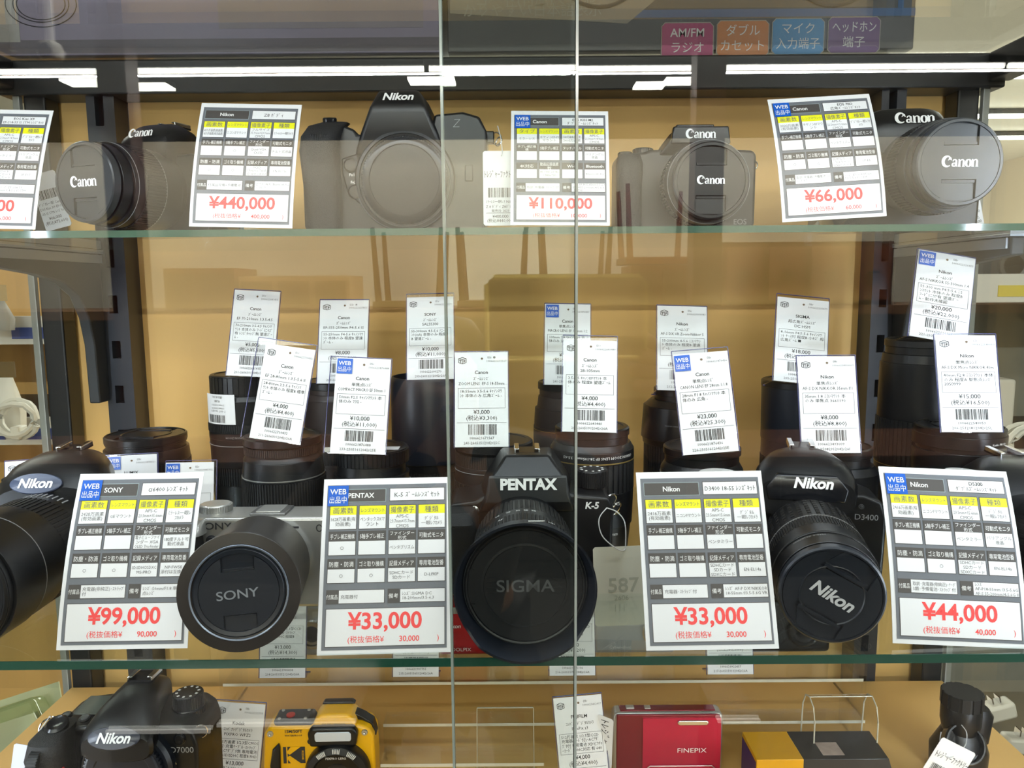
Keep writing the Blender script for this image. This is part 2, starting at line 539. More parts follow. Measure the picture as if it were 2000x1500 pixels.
x875, x1122 = at(876, 750, GLASS_Y).x, at(1122, 750, GLASS_Y - 0.012).x
dl = wbox('door_pane', DOORG, xcl0 - 0.02, x1122, GLASS_Y - 0.015, GLASS_Y - 0.010, EZ - 0.72, EZ + 0.36, cab)
wbox('polished_edge', EDGEL, x1122, x1122 + 0.0012, GLASS_Y - 0.015, GLASS_Y - 0.010, EZ - 0.72, EZ + 0.36, dl)
dr = wbox('door_pane', DOORG, x875, xcr1 + 0.02, GLASS_Y - 0.0025, GLASS_Y + 0.0025, EZ - 0.72, EZ + 0.36, cab)
wbox('polished_edge', EDGEL, x875 - 0.0012, x875, GLASS_Y - 0.0025, GLASS_Y + 0.0025, EZ - 0.72, EZ + 0.36, dr)
wbox('base_cabinet', CABB, xcl0 - 0.02, xcr1 + 0.02, 0.38, BACK_Y + 0.02, 0.0, EZ - 0.74, cab)
# curved shelf arms
for x, s in ((xl0 - 0.003, 1), (xr1 + 0.003, -1)):
    arm = [(0.668, S1 - 0.008), (0.868, S1 - 0.008), (0.868, EZ - 0.125), (0.846, EZ - 0.125), (0.844, EZ - 0.06), (0.837, EZ - 0.030), (0.822, EZ - 0.006),
           (0.795, EZ + 0.008), (0.752, EZ + 0.016), (0.668, EZ + 0.024)]
    g = G()
    g.loft([[(x - 0.006, y, z) for y, z in arm], [(x + 0.006, y, z) for y, z in arm]][::1 if True else -1])
    b_ = g.obj('shelf_arm', GREYM, cab, scale=1.0, bevel=0.0015)
    wbox('arm_lip', LIPM, x - 0.010, x + 0.010, 0.664, 0.868, S1 - 0.0079, S1 - 0.0058, b_)
    wbox('arm_side_rail', LIPM, x + s * 0.0062 - 0.002, x + s * 0.0062 + 0.002, 0.672, 0.868, S1 - 0.018, S1 - 0.009, b_)

# glass shelves (each can be lifted out)
def glass_shelf(label, x0, x1, y0, y1, ztop, th):
    t = thing('glass_shelf', label, 'shelf', (0, (y0 + y1) / 2, ztop - th), group='glass shelves of the cabinet')
    yc = (y0 + y1) / 2
    G().box(x0, x1, y0 - yc + 0.0008, y1 - yc, 0, th).obj('pane', SHELFG, t, scale=1.0, smooth=False)
    G().box(x0, x1, y0 - yc, y0 - yc + 0.0008, 0, th).obj('front_edge', EDGEG, t, scale=1.0, smooth=False)
    return t
glass_shelf('upper glass shelf with green edge carrying the row of ¥440,000 to ¥66,000 cameras', xcl0 + 0.004, xcr1 - 0.004, 0.63, 0.864, S1, 0.0056)
glass_shelf('wider lower glass shelf with dark green edge carrying lenses and cameras', xcl0 + 0.004, xcr1 - 0.004, 0.455, 0.864, S2, 0.0055)
board = wbox('shelf_board', TAN, xcl0 + 0.004, xcr1 - 0.004, 0.408, 0.864, S3 - 0.02, S3)
tag(board, 'tan board of the bottom shelf under the compact cameras', 'shelf')

LEDBAR = mat('corner_led_bar', (0.80, 0.88, 1.0), 0.4, emit=6.0)
for x in (-0.515, 0.505):
    s_ = 1 if x < 0 else -1
    b_ = wbox('front_post', CABB, x - s_ * 0.004 - 0.012, x - s_ * 0.004 + 0.012, 0.378, 0.400, EZ - 0.72, TOPZ - 0.03, cab)
    wbox('led_bar', LEDBAR, x - 0.005, x + 0.005, 0.4002, 0.4035, EZ - 0.47, EZ + 0.15, b_)
# ------------------------------------------------------------------ price cards
def frame_on(Pb, Pt, yaw=0.0):
    up = (Pt - Pb).normalized()
    rt = Vector((math.cos(R(yaw)), math.sin(R(yaw)), 0))
    rt = (rt - up * rt.dot(up)).normalized()
    bk = up.cross(rt)
    M = Matrix(((rt.x, bk.x, up.x, Pb.x), (rt.y, bk.y, up.y, Pb.y), (rt.z, bk.z, up.z, Pb.z), (0, 0, 0, 1)))
    return M, (Pt - Pb).length * 1000

class Sheet:
    """flat drawing laid on a (bowed) sheet of paper; v counts down from the top edge, mm of the drawing"""
    def __init__(self, W, H, dw, dh, bow):
        self.W, self.H, self.kx, self.ky, self.dw, self.dh, self.bow = W, H, W / dw, H / dh, dw, dh, bow
    def p(self, u, v, lay):
        x = (u - self.dw / 2) * self.kx
        z = (self.dh - v) * self.ky
        t = z / self.H
        return (x, self.bow * (4 * t * (1 - t)) - lay, z)
    def rect(self, g, u0, u1, v0, v1, lay, mi=0):
        n = max(1, int(math.ceil((v1 - v0) / 7.0)))
        for i in range(n):
            a, b = v0 + (v1 - v0) * i / n, v0 + (v1 - v0) * (i + 1) / n
            g.add([self.p(u0, b, lay), self.p(u1, b, lay), self.p(u1, a, lay), self.p(u0, a, lay)], [(0, 1, 2, 3)], None, mi)
    def text(self, g, s, u, v, cap, lay, mi=0, align='CENTER', bold=0.0, width=None, shear=0.0, flip=False):
        vs, fs = text2d(s, align, bold, shear)
        if not vs:
            return
        size = cap / 0.727
        y0 = 0.36 if align != 'x' else 0
        ys = [q[1] for q in vs]
        yc = (min(ys) + max(ys)) / 2
        sx = 1.0
        if width:
            w = (max(q[0] for q in vs) - min(q[0] for q in vs)) * size
            sx = min(1.0, width / max(w, 1e-6))
        f = -1 if flip else 1
        g.add([self.p(u + f * x * size * sx, v - f * (y - yc) * size, lay) for x, y in vs], fs, None, mi)
    def paper(self, g, th=0.35):
        n = 10
        fr = [self.p(0, self.dh * i / n, 0) for i in range(n + 1)]
        rings = []
        for i in range(n + 1):
            a, b = self.p(0, self.dh * i / n, 0), self.p(self.dw, self.dh * i / n, 0)
            rings.append([a, b, (b[0], b[1] + th, b[2]), (a[0], a[1] + th, a[2])])
        g.loft(rings)

def web_sticker(sh, parent, u0, v0, w, h):
    g = G()
    sh.rect(g, u0, u0 + w, v0, v0 + h, 0.75, 0)
    sh.text(g, 'WEB', u0 + w / 2, v0 + h * 0.3, h * 0.27, 0.9, 1, bold=0.012, width=w * 0.8)
    sh.text(g, '出品中', u0 + w / 2, v0 + h * 0.7, h * 0.27, 0.9, 1, bold=0.012, width=w * 0.84)
    return g.obj('web_sticker', [INKB, WHITEINK], parent, smooth=False)

ROW1 = ['画素数', 'レンズマウント', '撮像素子', '種類']
ROW2 = ['手ブレ補正機構', '5軸手ブレ補正', 'ファインダー\n形式', '可動式モニタ']
ROW3 = ['防塵・防滴', 'ゴミ取り機構', '記録メディア', '専用電池型番']
def price_card(label, b, t, Yb, Yt, W, maker, model, vals, acc, rem, price, sub, web=False, bow=-4.0, rows=(ROW1, ROW2, ROW3), yaw=0.0, disc=None):
    Pb, Pt = at(b[0], b[1], Yb), at(t[0], t[1], Yt)
    M, H = frame_on(Pb, Pt, yaw)
    o = thing('price_card', label, 'price card', M=M, group='large spec price cards')
    sh = Sheet(W, H, 83.0, 112.0, bow)
    g = G(); sh.paper(g); g.obj('paper', PAPER, o, angle=60)
    g = G()
    sh.rect(g, 2.6, 80.4, 4.2, 109.2, 0.15, 0)
    def cell(u0, u1, v0, v1, mi, fm=1):
        sh.rect(g, u0 - 0.4, u1 + 0.4, v0 - 0.4, v1 + 0.4, 0.27, fm)
        sh.rect(g, u0, u1, v0, v1, 0.39, mi)
    cell(4.8, 40.5, 7.4, 15.4, 1, 3)
    cell(43.5, 78.8, 7.2, 15.2, 2)
    cx = [(5, 22), (24, 41), (43.3, 60.3), (62.2, 79.2)]
    for r, (lv0, lv1, cv1) in enumerate(((18.4, 24.2, 33.4), (35.2, 41.4, 50.2), (53.0, 59.2, 67.8))):
        for i, (u0, u1) in enumerate(cx):
            sh.rect(g, u0 - 0.4, u1 + 0.4, lv0 - 0.4, cv1 + 0.4, 0.27, 1)
            sh.rect(g, u0, u1, lv0, lv1, 0.39, 4 if r == 0 else 1)
            sh.rect(g, u0, u1, lv1, cv1, 0.39, 2)
    sh.rect(g, 4.6, 12.2, 72.2, 81.0, 0.39, 1)
    cell(12.6, 41, 72.6, 80.6, 2)
    sh.rect(g, 43.2, 50.6, 72.2, 81.0, 0.39, 1)
    cell(51.2, 79.2, 72.6, 80.6, 2)
    cell(5, 79, 84.2, 107, 2)
    g.obj('printed_table', [INKS, INKD, PAPER, mat('grey_line_ink', srgb(150, 165, 168)), INKY], o, smooth=False)
    g = G()
    def lines(s, u, v, cap, mi, w, bold=0.0, align='CENTER', gap=1.45):
        L = s.split('\n')
        for i, q in enumerate(L):
            if q:
                sh.text(g, q, u, v + (i - (len(L) - 1) / 2) * cap * gap, cap, 0.5, mi, align, bold, w)
    lines(maker, 22.5 if not web else 18.5 + 6, 11.4, 3.3, 0, 22, 0.02)
    lines(model, 61.1, 11.2, 3.0 if '\n' not in model else 2.4, 1, 33, 0.012)
    for i, (u0, u1) in enumerate(cx):
        u = (u0 + u1) / 2
        lines(rows[0][i], u, 21.3, 3.3 if len(rows[0][i]) < 6 else 2.2, 2, 15, 0.006)
        lines(rows[1][i], u, 38.3, 2.1 if '\n' in rows[1][i] else 2.6, 0, 15.5, 0.008)
        lines(rows[2][i], u, 56.1, 2.7, 0, 15.5, 0.008)
        lines(vals[0][i], u, 28.8, 2.2 if '\n' in vals[0][i] else 2.0, 2, 15.6)
        lines(vals[1][i], u, 45.8, 2.0, 2, 15.6)
        lines(vals[2][i], u, 63.5, 2.0, 2, 15.6)
    lines('付属品', 8.4, 76.6, 2.4, 0, 7, 0.012)
    lines('備考', 46.9, 76.6, 2.4, 0, 6, 0.012)
    lines(acc, 13.6, 76.6, 2.0, 2, 26.5, 0, 'LEFT')
    lines(rem, 52.2, 76.6, 2.0, 2, 26.5, 0, 'LEFT')
    g.obj('lettering', [WHITEINK, INK, mat('grey_print', srgb(105, 105, 108), 0.6)], o, smooth=False)
    g = G()
    sh.text(g, price, 42, 92.4, 10.2, 0.5, 0, 'CENTER', 0.024, 54)
    sh.text(g, '(税抜価格¥', 22 + 8, 103.2, 3.4, 0.5, 0, 'CENTER', 0.007, 24)
    sh.text(g, sub, 57, 103.2, 3.4, 0.5, 0, 'CENTER', 0.012, 20)
    sh.text(g, ')', 75, 103.2, 3.4, 0.5, 0, 'CENTER', 0.0)
    g.obj('price_figures', [INKR], o, smooth=False)
    if web:
        web_sticker(sh, o, 3.2, 4.6, 13.2, 13.6)
    # easel leg behind the sheet
    g = G(); g.box(-12, 12, 1.5, 2.2, 4, H - 6).box(-12, 12, 2.0, 26, 0.2, 1.0)
    g.obj('holder', ACRYL, o, smooth=False)
    if disc:
        g = G()
        Md = T(disc, 24, H + 1.5) @ RX(math.degrees(math.atan2(Pt.y - Pb.y, Pt.z - Pb.z)))
        g.lathe([(13, -1.5), (14, 0), (13.6, 1.2)], 32, Md)
        g.lathe([(2.5, -H), (2.5, -1.5)], 12, Md)
        g.obj('stand_disc', mat('milky_disc', (0.45, 0.46, 0.44), 0.2, 0.4), o)
    return o

E_ = ['', '', '', '']
V1 = {
 'x9': (['2420万画素', 'キヤノンEF', 'APS-C\n22.3mm×14.9mm\nCMOS', 'ﾃﾞｼﾞﾀﾙ一眼ﾚﾌ\nｶﾒﾗ'], ['-', '', 'ペンタミラー', 'バリアングル\n液晶'], ['-', '○', 'SDカード\nSDHCカード\nSDXCカード', 'LP-E17']),
 'z8': (['4571万画素(総画素)\n4571万画素(有効画素)', 'ニコンZマウント', 'フルサイズ\n35.9mm×23.9mm\nCMOS', 'ﾐﾗｰﾚｽ一眼ｶﾒﾗ'], ['-', '○', 'Quad-VGA\nOLED', 'チルト式液晶'], ['○', '○', 'XQD\nCFexpress TypeB\nSD SDHC SDXC', 'EN-EL15c']),
 'm2': (['ミラーレス', 'キヤノンEF-M\nマウント', '2580万画素(総画素)\n2410万画素', 'APS-C\n22.3mm×14.9mm\nCMOS'], ['', '', '', 'バリアングル\n液晶'], ['-', '4K UHD 23.98p\n1280x720', '', 'Bluetooth 4.2']),
 '70d': (['2020万画素\n(有効画素)', 'キヤノンEFマウ\nント', 'APS-C\n22.5mm×15.0mm\nCMOS', 'ﾃﾞｼﾞﾀﾙ一眼ﾚﾌｶ\nﾒﾗ'], ['', '', 'ペンタプリズム', ''], ['○', '△', 'SDHCカード\nSDカード\nSDXCカード', 'LP-E6']),
 'a6': (['2420万画素\n(有効画素)', 'αEマウント', 'APS-C\n23.5mm×15.6mm\nCMOS', 'ﾐﾗｰﾚｽ一眼ﾚ\nﾌｶﾒﾗ'], ['', '', '電子ビューファイ\nンダー XGA\nOLED Tru-Finder', '180度チルト可\n動式液晶'], ['○', '○', 'SD/SDHC/SDXC\nMS-PRO', 'NP-FW50\n添付は互換品']),
 'k5': (['1628万画素(有\n効画素)', 'ペンタックスKマ\nウント', 'APS-C\n23.7mm×15.7mm\nCMOS', 'ﾃﾞｼﾞﾀﾙ\n一眼ﾚﾌｶﾒﾗ'], ['○', '', 'ペンタプリズム', ''], ['○', '○', 'SDHCカード\nSDカード', 'D-LI90P']),
 'd34': (['2416万画素\n(有効画素)', 'ニコンFマウント', 'APS-C\n23.5mm×15.6mm\nCMOS', 'ﾃﾞｼﾞﾀﾙ\n一眼ﾚﾌｶﾒﾗ'], ['', '', 'ペンタミラー', ''], ['', '', 'SDHCカード\nSDカード\nSDXCカード', 'EN-EL14a']),
 'd53': (['2416万画素(有\n効画素)', 'ニコンFマウント', 'APS-C\n23.5mm×15.6mm\nCMOS', 'ﾃﾞｼﾞﾀﾙ\n一眼ﾚﾌｶﾒﾗ'], ['', '', 'ペンタミラー', 'バリアングル\n液晶'], ['', '○', 'SDHCカード\nSDカード\nSDXCカード', 'EN-EL14a']),
}
ROWM = (['タイプ', 'レンズマウント', '画素数', '撮像素子'], ['手ブレ補正機\n構', '5軸手ブレ補正', 'タッチパネル', '可動式モニタ'], ['4K対応', '動画記録画素\n数', 'Wi-Fi', 'Bluetooth'])
price_card('price card at the top shelf end, half out of view', (-33, 446), (6, 214), 0.642, 0.676, 86, 'Canon', 'EOS Kiss X9\nEF-S18-55 IS STM ﾚﾝｽﾞｷｯﾄ', V1['x9'], '充電器\n取説', 'ﾚﾝｽﾞ:EF-S18-55\nmm f/4-5.6 IS STM', '¥72,600', '66,000', bow=-3)
price_card('price card showing ¥440,000 in red beside a lensless camera body', (470, 444), (492, 203), 0.642, 0.676, 85, 'Nikon', 'Z8 ﾎﾞﾃﾞｨ', V1['z8'], '付属品完備+予備電池', 'Zﾏｳﾝﾄ･WiFi･Bluetooth 5.2\nﾊﾟﾅﾋﾞｹ', '¥440,000', '400,000')
price_card('price card showing ¥110,000 in red behind the sliding door edge', (1094, 440), (1093, 217), 0.644, 0.674, 82, 'Canon', 'EOS KISS M2\nﾀﾞﾌﾞﾙｽﾞｰﾑﾚﾝｽﾞｷｯﾄ', V1['m2'], '取説･充電器･ｽﾄﾗｯﾌﾟ付', 'ﾚﾝｽﾞ EF-M15-45mm/3.5-6.3\nEF-M55-200mm/4.5-6.3\nIS STM', '¥110,000', '100000', web=True, rows=ROWM, bow=-2)
price_card('price card showing ¥66,000 in red, tilted, on the top shelf', (1630, 428), (1598, 189), 0.642, 0.672, 86, 'Canon', 'EOS 70D\n広角ｽﾞｰﾑﾚﾝｽﾞｷｯﾄ', V1['70d'], '取説･充電器･予備電池･ｽﾄ\nﾗｯﾌﾟ付', 'ﾚﾝｽﾞ EF-S18-55mm\nF3.5-5.6 IS STM', '¥66,000', '60,000', web=True, bow=-5)
price_card('price card showing ¥99,000 in red on the wide glass shelf', (238, 1268), (278, 924), 0.464, 0.508, 83.5, 'SONY', 'α6400 ﾚﾝｽﾞｷｯﾄ', V1['a6'], '充電器(非純正)･ｽﾄﾗｯﾌﾟ\n付', 'ﾚﾝｽﾞ:50mm/F1.8 単焦\n点ﾚﾝｽﾞ', '¥99,000', '90,000', web=True)
price_card('price card showing ¥33,000 in red with a blue web sticker', (750, 1277), (757, 934), 0.463, 0.507, 85, 'PENTAX', 'K-5 ｽﾞｰﾑﾚﾝｽﾞｾｯﾄ', V1['k5'], '充電器付', 'ﾚﾝｽﾞ:SIGMA DC\n18-200mm/3.5-6.3', '¥33,000', '30,000', web=True, yaw=1.5, bow=-1.5)
price_card('price card showing ¥33,000 in red without any web sticker', (1392, 1269), (1364, 921), 0.463, 0.507, 84.5, 'Nikon', 'D3400 18-55 ﾚﾝｽﾞｷｯﾄ', V1['d34'], '充電器･ｽﾄﾗｯﾌﾟ付', 'ﾚﾝｽﾞ AF-P DX NIKKOR\n18-55mm f/3.5-5.6G VR', '¥33,000', '30,000', disc=20, bow=-1)
price_card('price card showing ¥44,000 in red at the shelf end', (1876, 1262), (1840, 916), 0.465, 0.508, 86, 'Nikon', 'D5300\nﾀﾞﾌﾞﾙｽﾞｰﾑﾚﾝｽﾞｷｯﾄ', V1['d53'], '取説･充電器(非純正)･ｹｰﾌﾞ\nﾙ類･予備電池･ｽﾄﾗｯﾌﾟ付', 'ﾚﾝｽﾞ\nAF-P18-55mm /3.5-5.6G\nAF-S 55-200mm/4-5.6G II', '¥44,000', '40,000', web=True, disc=30)

# ------------------------------------------------------------------ small price tags in clear stands
def cube_mark(sh, g, u, v, s, lay, mi):
    """little box outline with the letters T and F"""
    w = 0.28
    def ln(a, b):
        dx, dy = b[0] - a[0], b[1] - a[1]
        L = math.hypot(dx, dy)
        nx, ny = -dy / L * w / 2, dx / L * w / 2
        q = [(a[0] + nx, a[1] + ny), (b[0] + nx, b[1] + ny), (b[0] - nx, b[1] - ny), (a[0] - nx, a[1] - ny)]
        g.add([sh.p(u + x * s, v + y * s, lay) for x, y in q][::-1], [(0, 1, 2, 3)], None, mi)
    w = 0.07
    A, B, C_, D, E2, F2, H2 = (0, 0.3), (0.5, 0.42), (1, 0.3), (0, 0.85), (0.5, 1.0), (1, 0.85), (0.5, 0.12)
    for a, b in ((A, B), (B, C_), (A, D), (D, E2), (E2, F2), (F2, C_), (B, E2), (A, H2), (H2, C_)):
        ln(a, b)
    sh.text(g, 'T', u + 0.25 * s, v + 0.67 * s, s * 0.34, lay, mi, bold=0.05)
    sh.text(g, 'F', u + 0.75 * s, v + 0.67 * s, s * 0.34, lay, mi, bold=0.05)

TAGGROUP = 'small white price tags in clear stands'
def small_tag(label, b, t, Yb, Yt, W, code, num, maker, kind_, model, box, price, tax, digits, foot, web=False, yaw=0.0, stand=(2.2, 2.0), foot_len=30, side=1, group=TAGGROUP):
    Pb, Pt = (b, t) if isinstance(b, Vector) else (at(b[0], b[1], Yb), at(t[0], t[1], Yt))
    M, H = frame_on(Pb, Pt, yaw)
    o = thing('price_tag', label, 'price tag', M=M, group=group)
    sh = Sheet(W, H, 44.0, 82.0, 0.0)
    g = G(); sh.paper(g, 0.3); g.obj('paper', PAPER, o, smooth=False)
    g = G()
    if not web:
        cube_mark(sh, g, 3.0, 3.6, 6.4, 0.2, 0)
    sh.text(g, code, 27, 4.6, 2.0, 0.2, 1, 'LEFT')
    sh.text(g, num, 26, 7.8, 1.9, 0.2, 1, 'LEFT', width=17)
    sh.text(g, maker, 22, 17.6, 3.0, 0.2, 0, bold=0.012, width=34)
    sh.text(g, kind_, 22, 23.0, 2.5, 0.2, 0, width=34)
    sh.text(g, model, 22, 27.4, 2.7, 0.2, 0, width=38)
    for a in ((2.4, 41.6, 31.2, 31.5), (2.4, 41.6, 48.6, 48.9), (2.4, 2.7, 31.2, 48.9), (41.3, 41.6, 31.2, 48.9), (1.6, 42.4, 61.0, 61.35)):
        sh.rect(g, *a, 0.2, 1)
    for i, q in enumerate(box.split('\n')):
        sh.text(g, q, 4.0, 34.0 + i * 3.8, 2.5, 0.2, 0, 'LEFT', width=36.5)
    sh.text(g, price, 22, 52.2, 3.5, 0.2, 0, bold=0.006, width=30)
    sh.text(g, tax, 22, 57.4, 3.5, 0.2, 0, bold=0.010, width=30)
    rb = random.Random(digits)
    u = 11.0
    while u < 34:
        w = rb.choice((0.25, 0.25, 0.5, 0.75))
        sh.rect(g, u, u + w, 62.6, 71.6, 0.2, 0)
        u += w + rb.choice((0.25, 0.25, 0.5, 0.75))
    sh.text(g, digits, 22, 74.4, 2.3, 0.2, 0, width=27)
    sh.text(g, foot, 22, 78.6, 2.3, 0.2, 0, width=35)
    g.obj('lettering', [INK, INKG], o, smooth=False)
    g = G()
    nd = 12
    g.add([sh.p(22.5 + 1.0 * math.cos(2 * PI * i / nd), 5.6 - 1.0 * math.sin(2 * PI * i / nd), 0.2) for i in range(nd)], [tuple(range(nd))])
    g.obj('punched_hole', mat('hole_shade', srgb(120, 100, 80), 0.7), o, smooth=False)
    if web:
        web_sticker(sh, o, 0.8, 1.0, 12.5, 13.0)
    sx, sz = stand
    if stand[0] is not None:
        g = G()
        w2 = W / 2
        x0, x1 = (-w2 - sx if side >= 0 else -w2 - 0.3), (w2 + 0.4 if side >= 0 else w2 + sx)
        g.box(x0, x1, 0.5, 2.0, -0.4, H + sz)
        g.box(x0, x1, 2.0, foot_len, -0.4, 1.0)
        s1 = g.obj('clear_stand', ACRYL, o, smooth=False)
        g = G()
        g.box(x0, x1, 0.4, 2.1, H + sz, H + sz + 0.5).box(x1, x1 + 0.35, 0.5, 2.0, -0.4, H + sz).box(x0 - 0.35, x0, 0.5, 2.0, -0.4, H + sz)
        g.box(x0, x1, foot_len, foot_len + 0.5, -0.4, 1.0)
        g.obj('stand_edge', ACRYLE, s1, smooth=False)
    return o

FR, BR_ = (0.620, 0.640), (0.728, 0.752)     # depths of the tags on the front and the rear lenses (foot, head)
TAGS = {}
TAGS['f1'] = small_tag('small ¥4,000 tag tilted sideways in front of the ¥5,000 tag', (536, 861), (568, 677), *FR, 41, '01r', '1006622710432', 'Canon', 'ｽﾞｰﾑﾚﾝｽﾞ', 'EF 28-80mm 1:3.5-5.6 II', '28-80mm 3.5-5.6 ｷｬﾉﾝﾏ\nｳﾝﾄ 本体のみ 程度B 標準\nｽﾞｰﾑ -', '¥4,000', '(税込¥4,400)', '1006622710432', '211-26063012042r26A', stand=(7, 4), side=1, yaw=4)
TAGS['f2'] = small_tag('small ¥10,000 tag with a blue web sticker above a ribbed cap', (698, 886), (711, 700), *FR, 45.5, '05r', '1006621876488', 'Canon', '単焦点ﾚﾝｽﾞ', 'COMPACT MACRO EF 50mm 1', '50mm F2.5 ｷｬﾉﾝﾏｳﾝﾄ 本\n体のみ ﾏｸﾛ -', '¥10,000', '(税込¥11,000)', '1006621876488', '233-25051612042r25E', web=True, stand=(5, 0.5))
TAGS['f3'] = small_tag('small ¥3,000 tag standing behind the central camera and to its side', (941, 873), (940, 688), *FR, 44, '03r ●', '1006621671567', 'Canon', 'ｽﾞｰﾑﾚﾝｽﾞ', 'ZOOM LENS  EF-S 18-55mm', '18-55mm 3.5-5.6 ｷｬﾉﾝﾏｳ\nﾝﾄ 本体のみ 広角ｽﾞｰﾑ -', '¥3,000', '(税込¥3,300)', '1006621671567', '241-26051512042r25C', stand=(0.6, 0.6))
TAGS['f4'] = small_tag('small ¥4,000 tag crossed by the sliding door edge', (1151, 844), (1153, 665), *FR, 44.5, '01r', '1006622641440', 'Canon', 'ｽﾞｰﾑﾚﾝｽﾞ', '28-105mm', '3.5-4.5 ｷｬﾉﾝEFﾏｳﾝﾄ 本\n体のみ 程度B 望遠ｽﾞｰﾑ\n-', '¥4,000', '(税込¥4,400)', '1006622641440', '201-26051912042r26A', stand=(0.5, 4))
TAGS['f5'] = small_tag('small ¥23,000 tag with a blue web sticker', (1389, 885), (1367, 689), *FR, 46, '05r', '1006621876436', 'Canon', '単焦点ﾚﾝｽﾞ', 'CANON LENS EF 28mm 1:1.8', '28mm F1.8 ｷｬﾉﾝﾏｳﾝﾄ 本\n体のみ 広角 -', '¥23,000', '(税込¥25,300)', '1006621876436', '226-25051612042r25E', web=True, stand=(0.8, 3), side=-1)
TAGS['f6'] = small_tag('small ¥8,000 tag in the front row above the hot shoe of a camera', (1624, 885), (1613, 696), *FR, 48, '09r', '1006623493009', 'Nikon', '単焦点ﾚﾝｽﾞ', 'AF-S DX NIKKOR 35mm f/1', '35mm 1.8 ﾆｺﾝﾏｳﾝﾄ 本\nのみ 単焦点 3661190', '¥8,000', '(税込¥8,800)', '1006623493009', '242-25082912042r26I', stand=(0.8, 0.8), side=-1)
TAGS['f7'] = small_tag('small ¥15,000 tag on the front lens nearest the cabinet end', (1899, 844), (1885, 655), *FR, 50, '12r', '1006622540053', 'Nikon', '単焦点ﾚﾝｽﾞ', 'AF-S DX Micro NIKKOR 40m', '40mm F2.8 ﾆｺﾝﾏｳﾝﾄ 本体\nのみ 程度A 単焦点ﾚﾝｽﾞ\n2050999', '¥15,000', '(税込¥16,500)', '1006622540053', '206-25121812042r25L', stand=(0.8, 1.2), side=-1)
TAGS['b1'] = small_tag('small ¥5,000 tag leaning in the rear row', (487, 735), (503, 568), *BR_, 43.5, '01r', '1006622641415', 'Canon', 'ｽﾞｰﾑﾚﾝｽﾞ', 'EF 70-210mm 1:3.5-4.5', '70-210mm 3.5-4.5 ｷｬﾉﾝﾏ\nｳﾝﾄ 本体のみ ﾌｰﾄﾞにｷｽﾞ\n有 ﾚﾝｽﾞｷｬｯﾌﾟ無 望遠ｽﾞｰ\nﾑ -', '¥5,000', '(税込¥5,500)', '1006622641415', '201-26063012042r26A', stand=(0.6, 0.8), yaw=3)
TAGS['b2'] = small_tag('small ¥8,000 tag in the rear row behind the stickered ¥10,000 tag', (667, 749), (673, 586), *BR_, 47, '03r ★', '1006621637801', 'Canon', 'ｽﾞｰﾑﾚﾝｽﾞ', 'EF-S55-250mm F4-5.6 IS', '55-250mm F4-5.6 ｷｬﾉﾝﾏｳ\nﾝﾄ 本体のみ 程度B 望遠\nｽﾞｰﾑ -', '¥8,000', '(税込¥8,800)', '1006621637801', '203-26041512042r25', stand=(0.6, 0.6))
TAGS['b3'] = small_tag('small ¥10,000 tag without sticker on a deep lens hood', (841, 741), (840, 580), *BR_, 45, '01r', '1006622600270', 'SONY', 'ｽﾞｰﾑﾚﾝｽﾞ', 'SAL55300', '55-300mm 4.5-5.6 ｿﾆｰﾏｳ\nﾝﾄ(αA) 本体のみ 程度\nB 望遠ｽﾞｰﾑ -', '¥10,000', '(税込¥11,000)', '1006622600270', '203-26012212042r26A', stand=(0.6, 3.5))
TAGS['b4'] = small_tag('small ¥30,000 tag with a blue web sticker in the rear row', (1108, 752), (1109, 594), *BR_, 44, '05r', '1006621876439', 'Canon', '単焦点ﾚﾝｽﾞ', 'MACRO LENS EF 100mm 1:2', '100mm 2.8 ｷｬﾉﾝﾏｳﾝﾄ 本\n体のみ 望遠 -', '¥30,000', '(税込¥33,000)', '1006621876439', '241-25051612042r25', web=True, stand=(0.6, 0.6))
TAGS['b5'] = small_tag('small rear tag behind the stickered ¥23,000 tag', (1333, 763), (1332, 598), *BR_, 48, '05r', '1006623093083', 'Nikon', 'ｽﾞｰﾑﾚﾝｽﾞ', 'AF-S DX VR Zoom-Nikkor 5', '55-200mm 4-5.6 ﾆｺﾝﾏｳﾝ\nﾄ 本体のみ 程度B 望遠\nｽﾞｰﾑ -', '¥6,000', '(税込¥6,600)', '1006623093083', '212-26041512042r25', stand=(0.6, 0.6))
TAGS['b6'] = small_tag('small ¥18,000 tag in the rear row', (1562, 748), (1569, 584), *BR_, 50, '06r', '1006623215479', 'SIGMA', '超広角ｽﾞｰﾑﾚﾝｽﾞ', 'DC HSM', '8-16mm F4.5-5.6 ｷｬﾉﾝﾏｳ\nﾝﾄ ｹｰｽ付 程度B 小ｷｽﾞ 超\n広角ｽﾞｰﾑ ■', '¥18,000', '(税込¥19,800)', '1006623215479', '205-25100212042r25', stand=(0.6, 3))
TAGS['b7'] = small_tag('small ¥20,000 tag half hidden by the curved shelf arm', (1832, 665), (1850, 496), 0.690, 0.710, 52, '08r', '1006622126455', 'Nikon', 'ｽﾞｰﾑﾚﾝｽﾞ', 'AF-S NIKKOR 55-300mm 1:4', '55-300 mm F4.5-5.6 ﾆｺ\nﾝﾏｳﾝﾄ 本体のみ 程度B\nﾌｰﾄﾞにｶｹ有 望遠ｽﾞｰ\nﾑ - 動作未確認', '¥20,000', '(税込¥22,000)', '1006622126455', '221-25082512042r25H', web=True, stand=(0.6, 0.6))
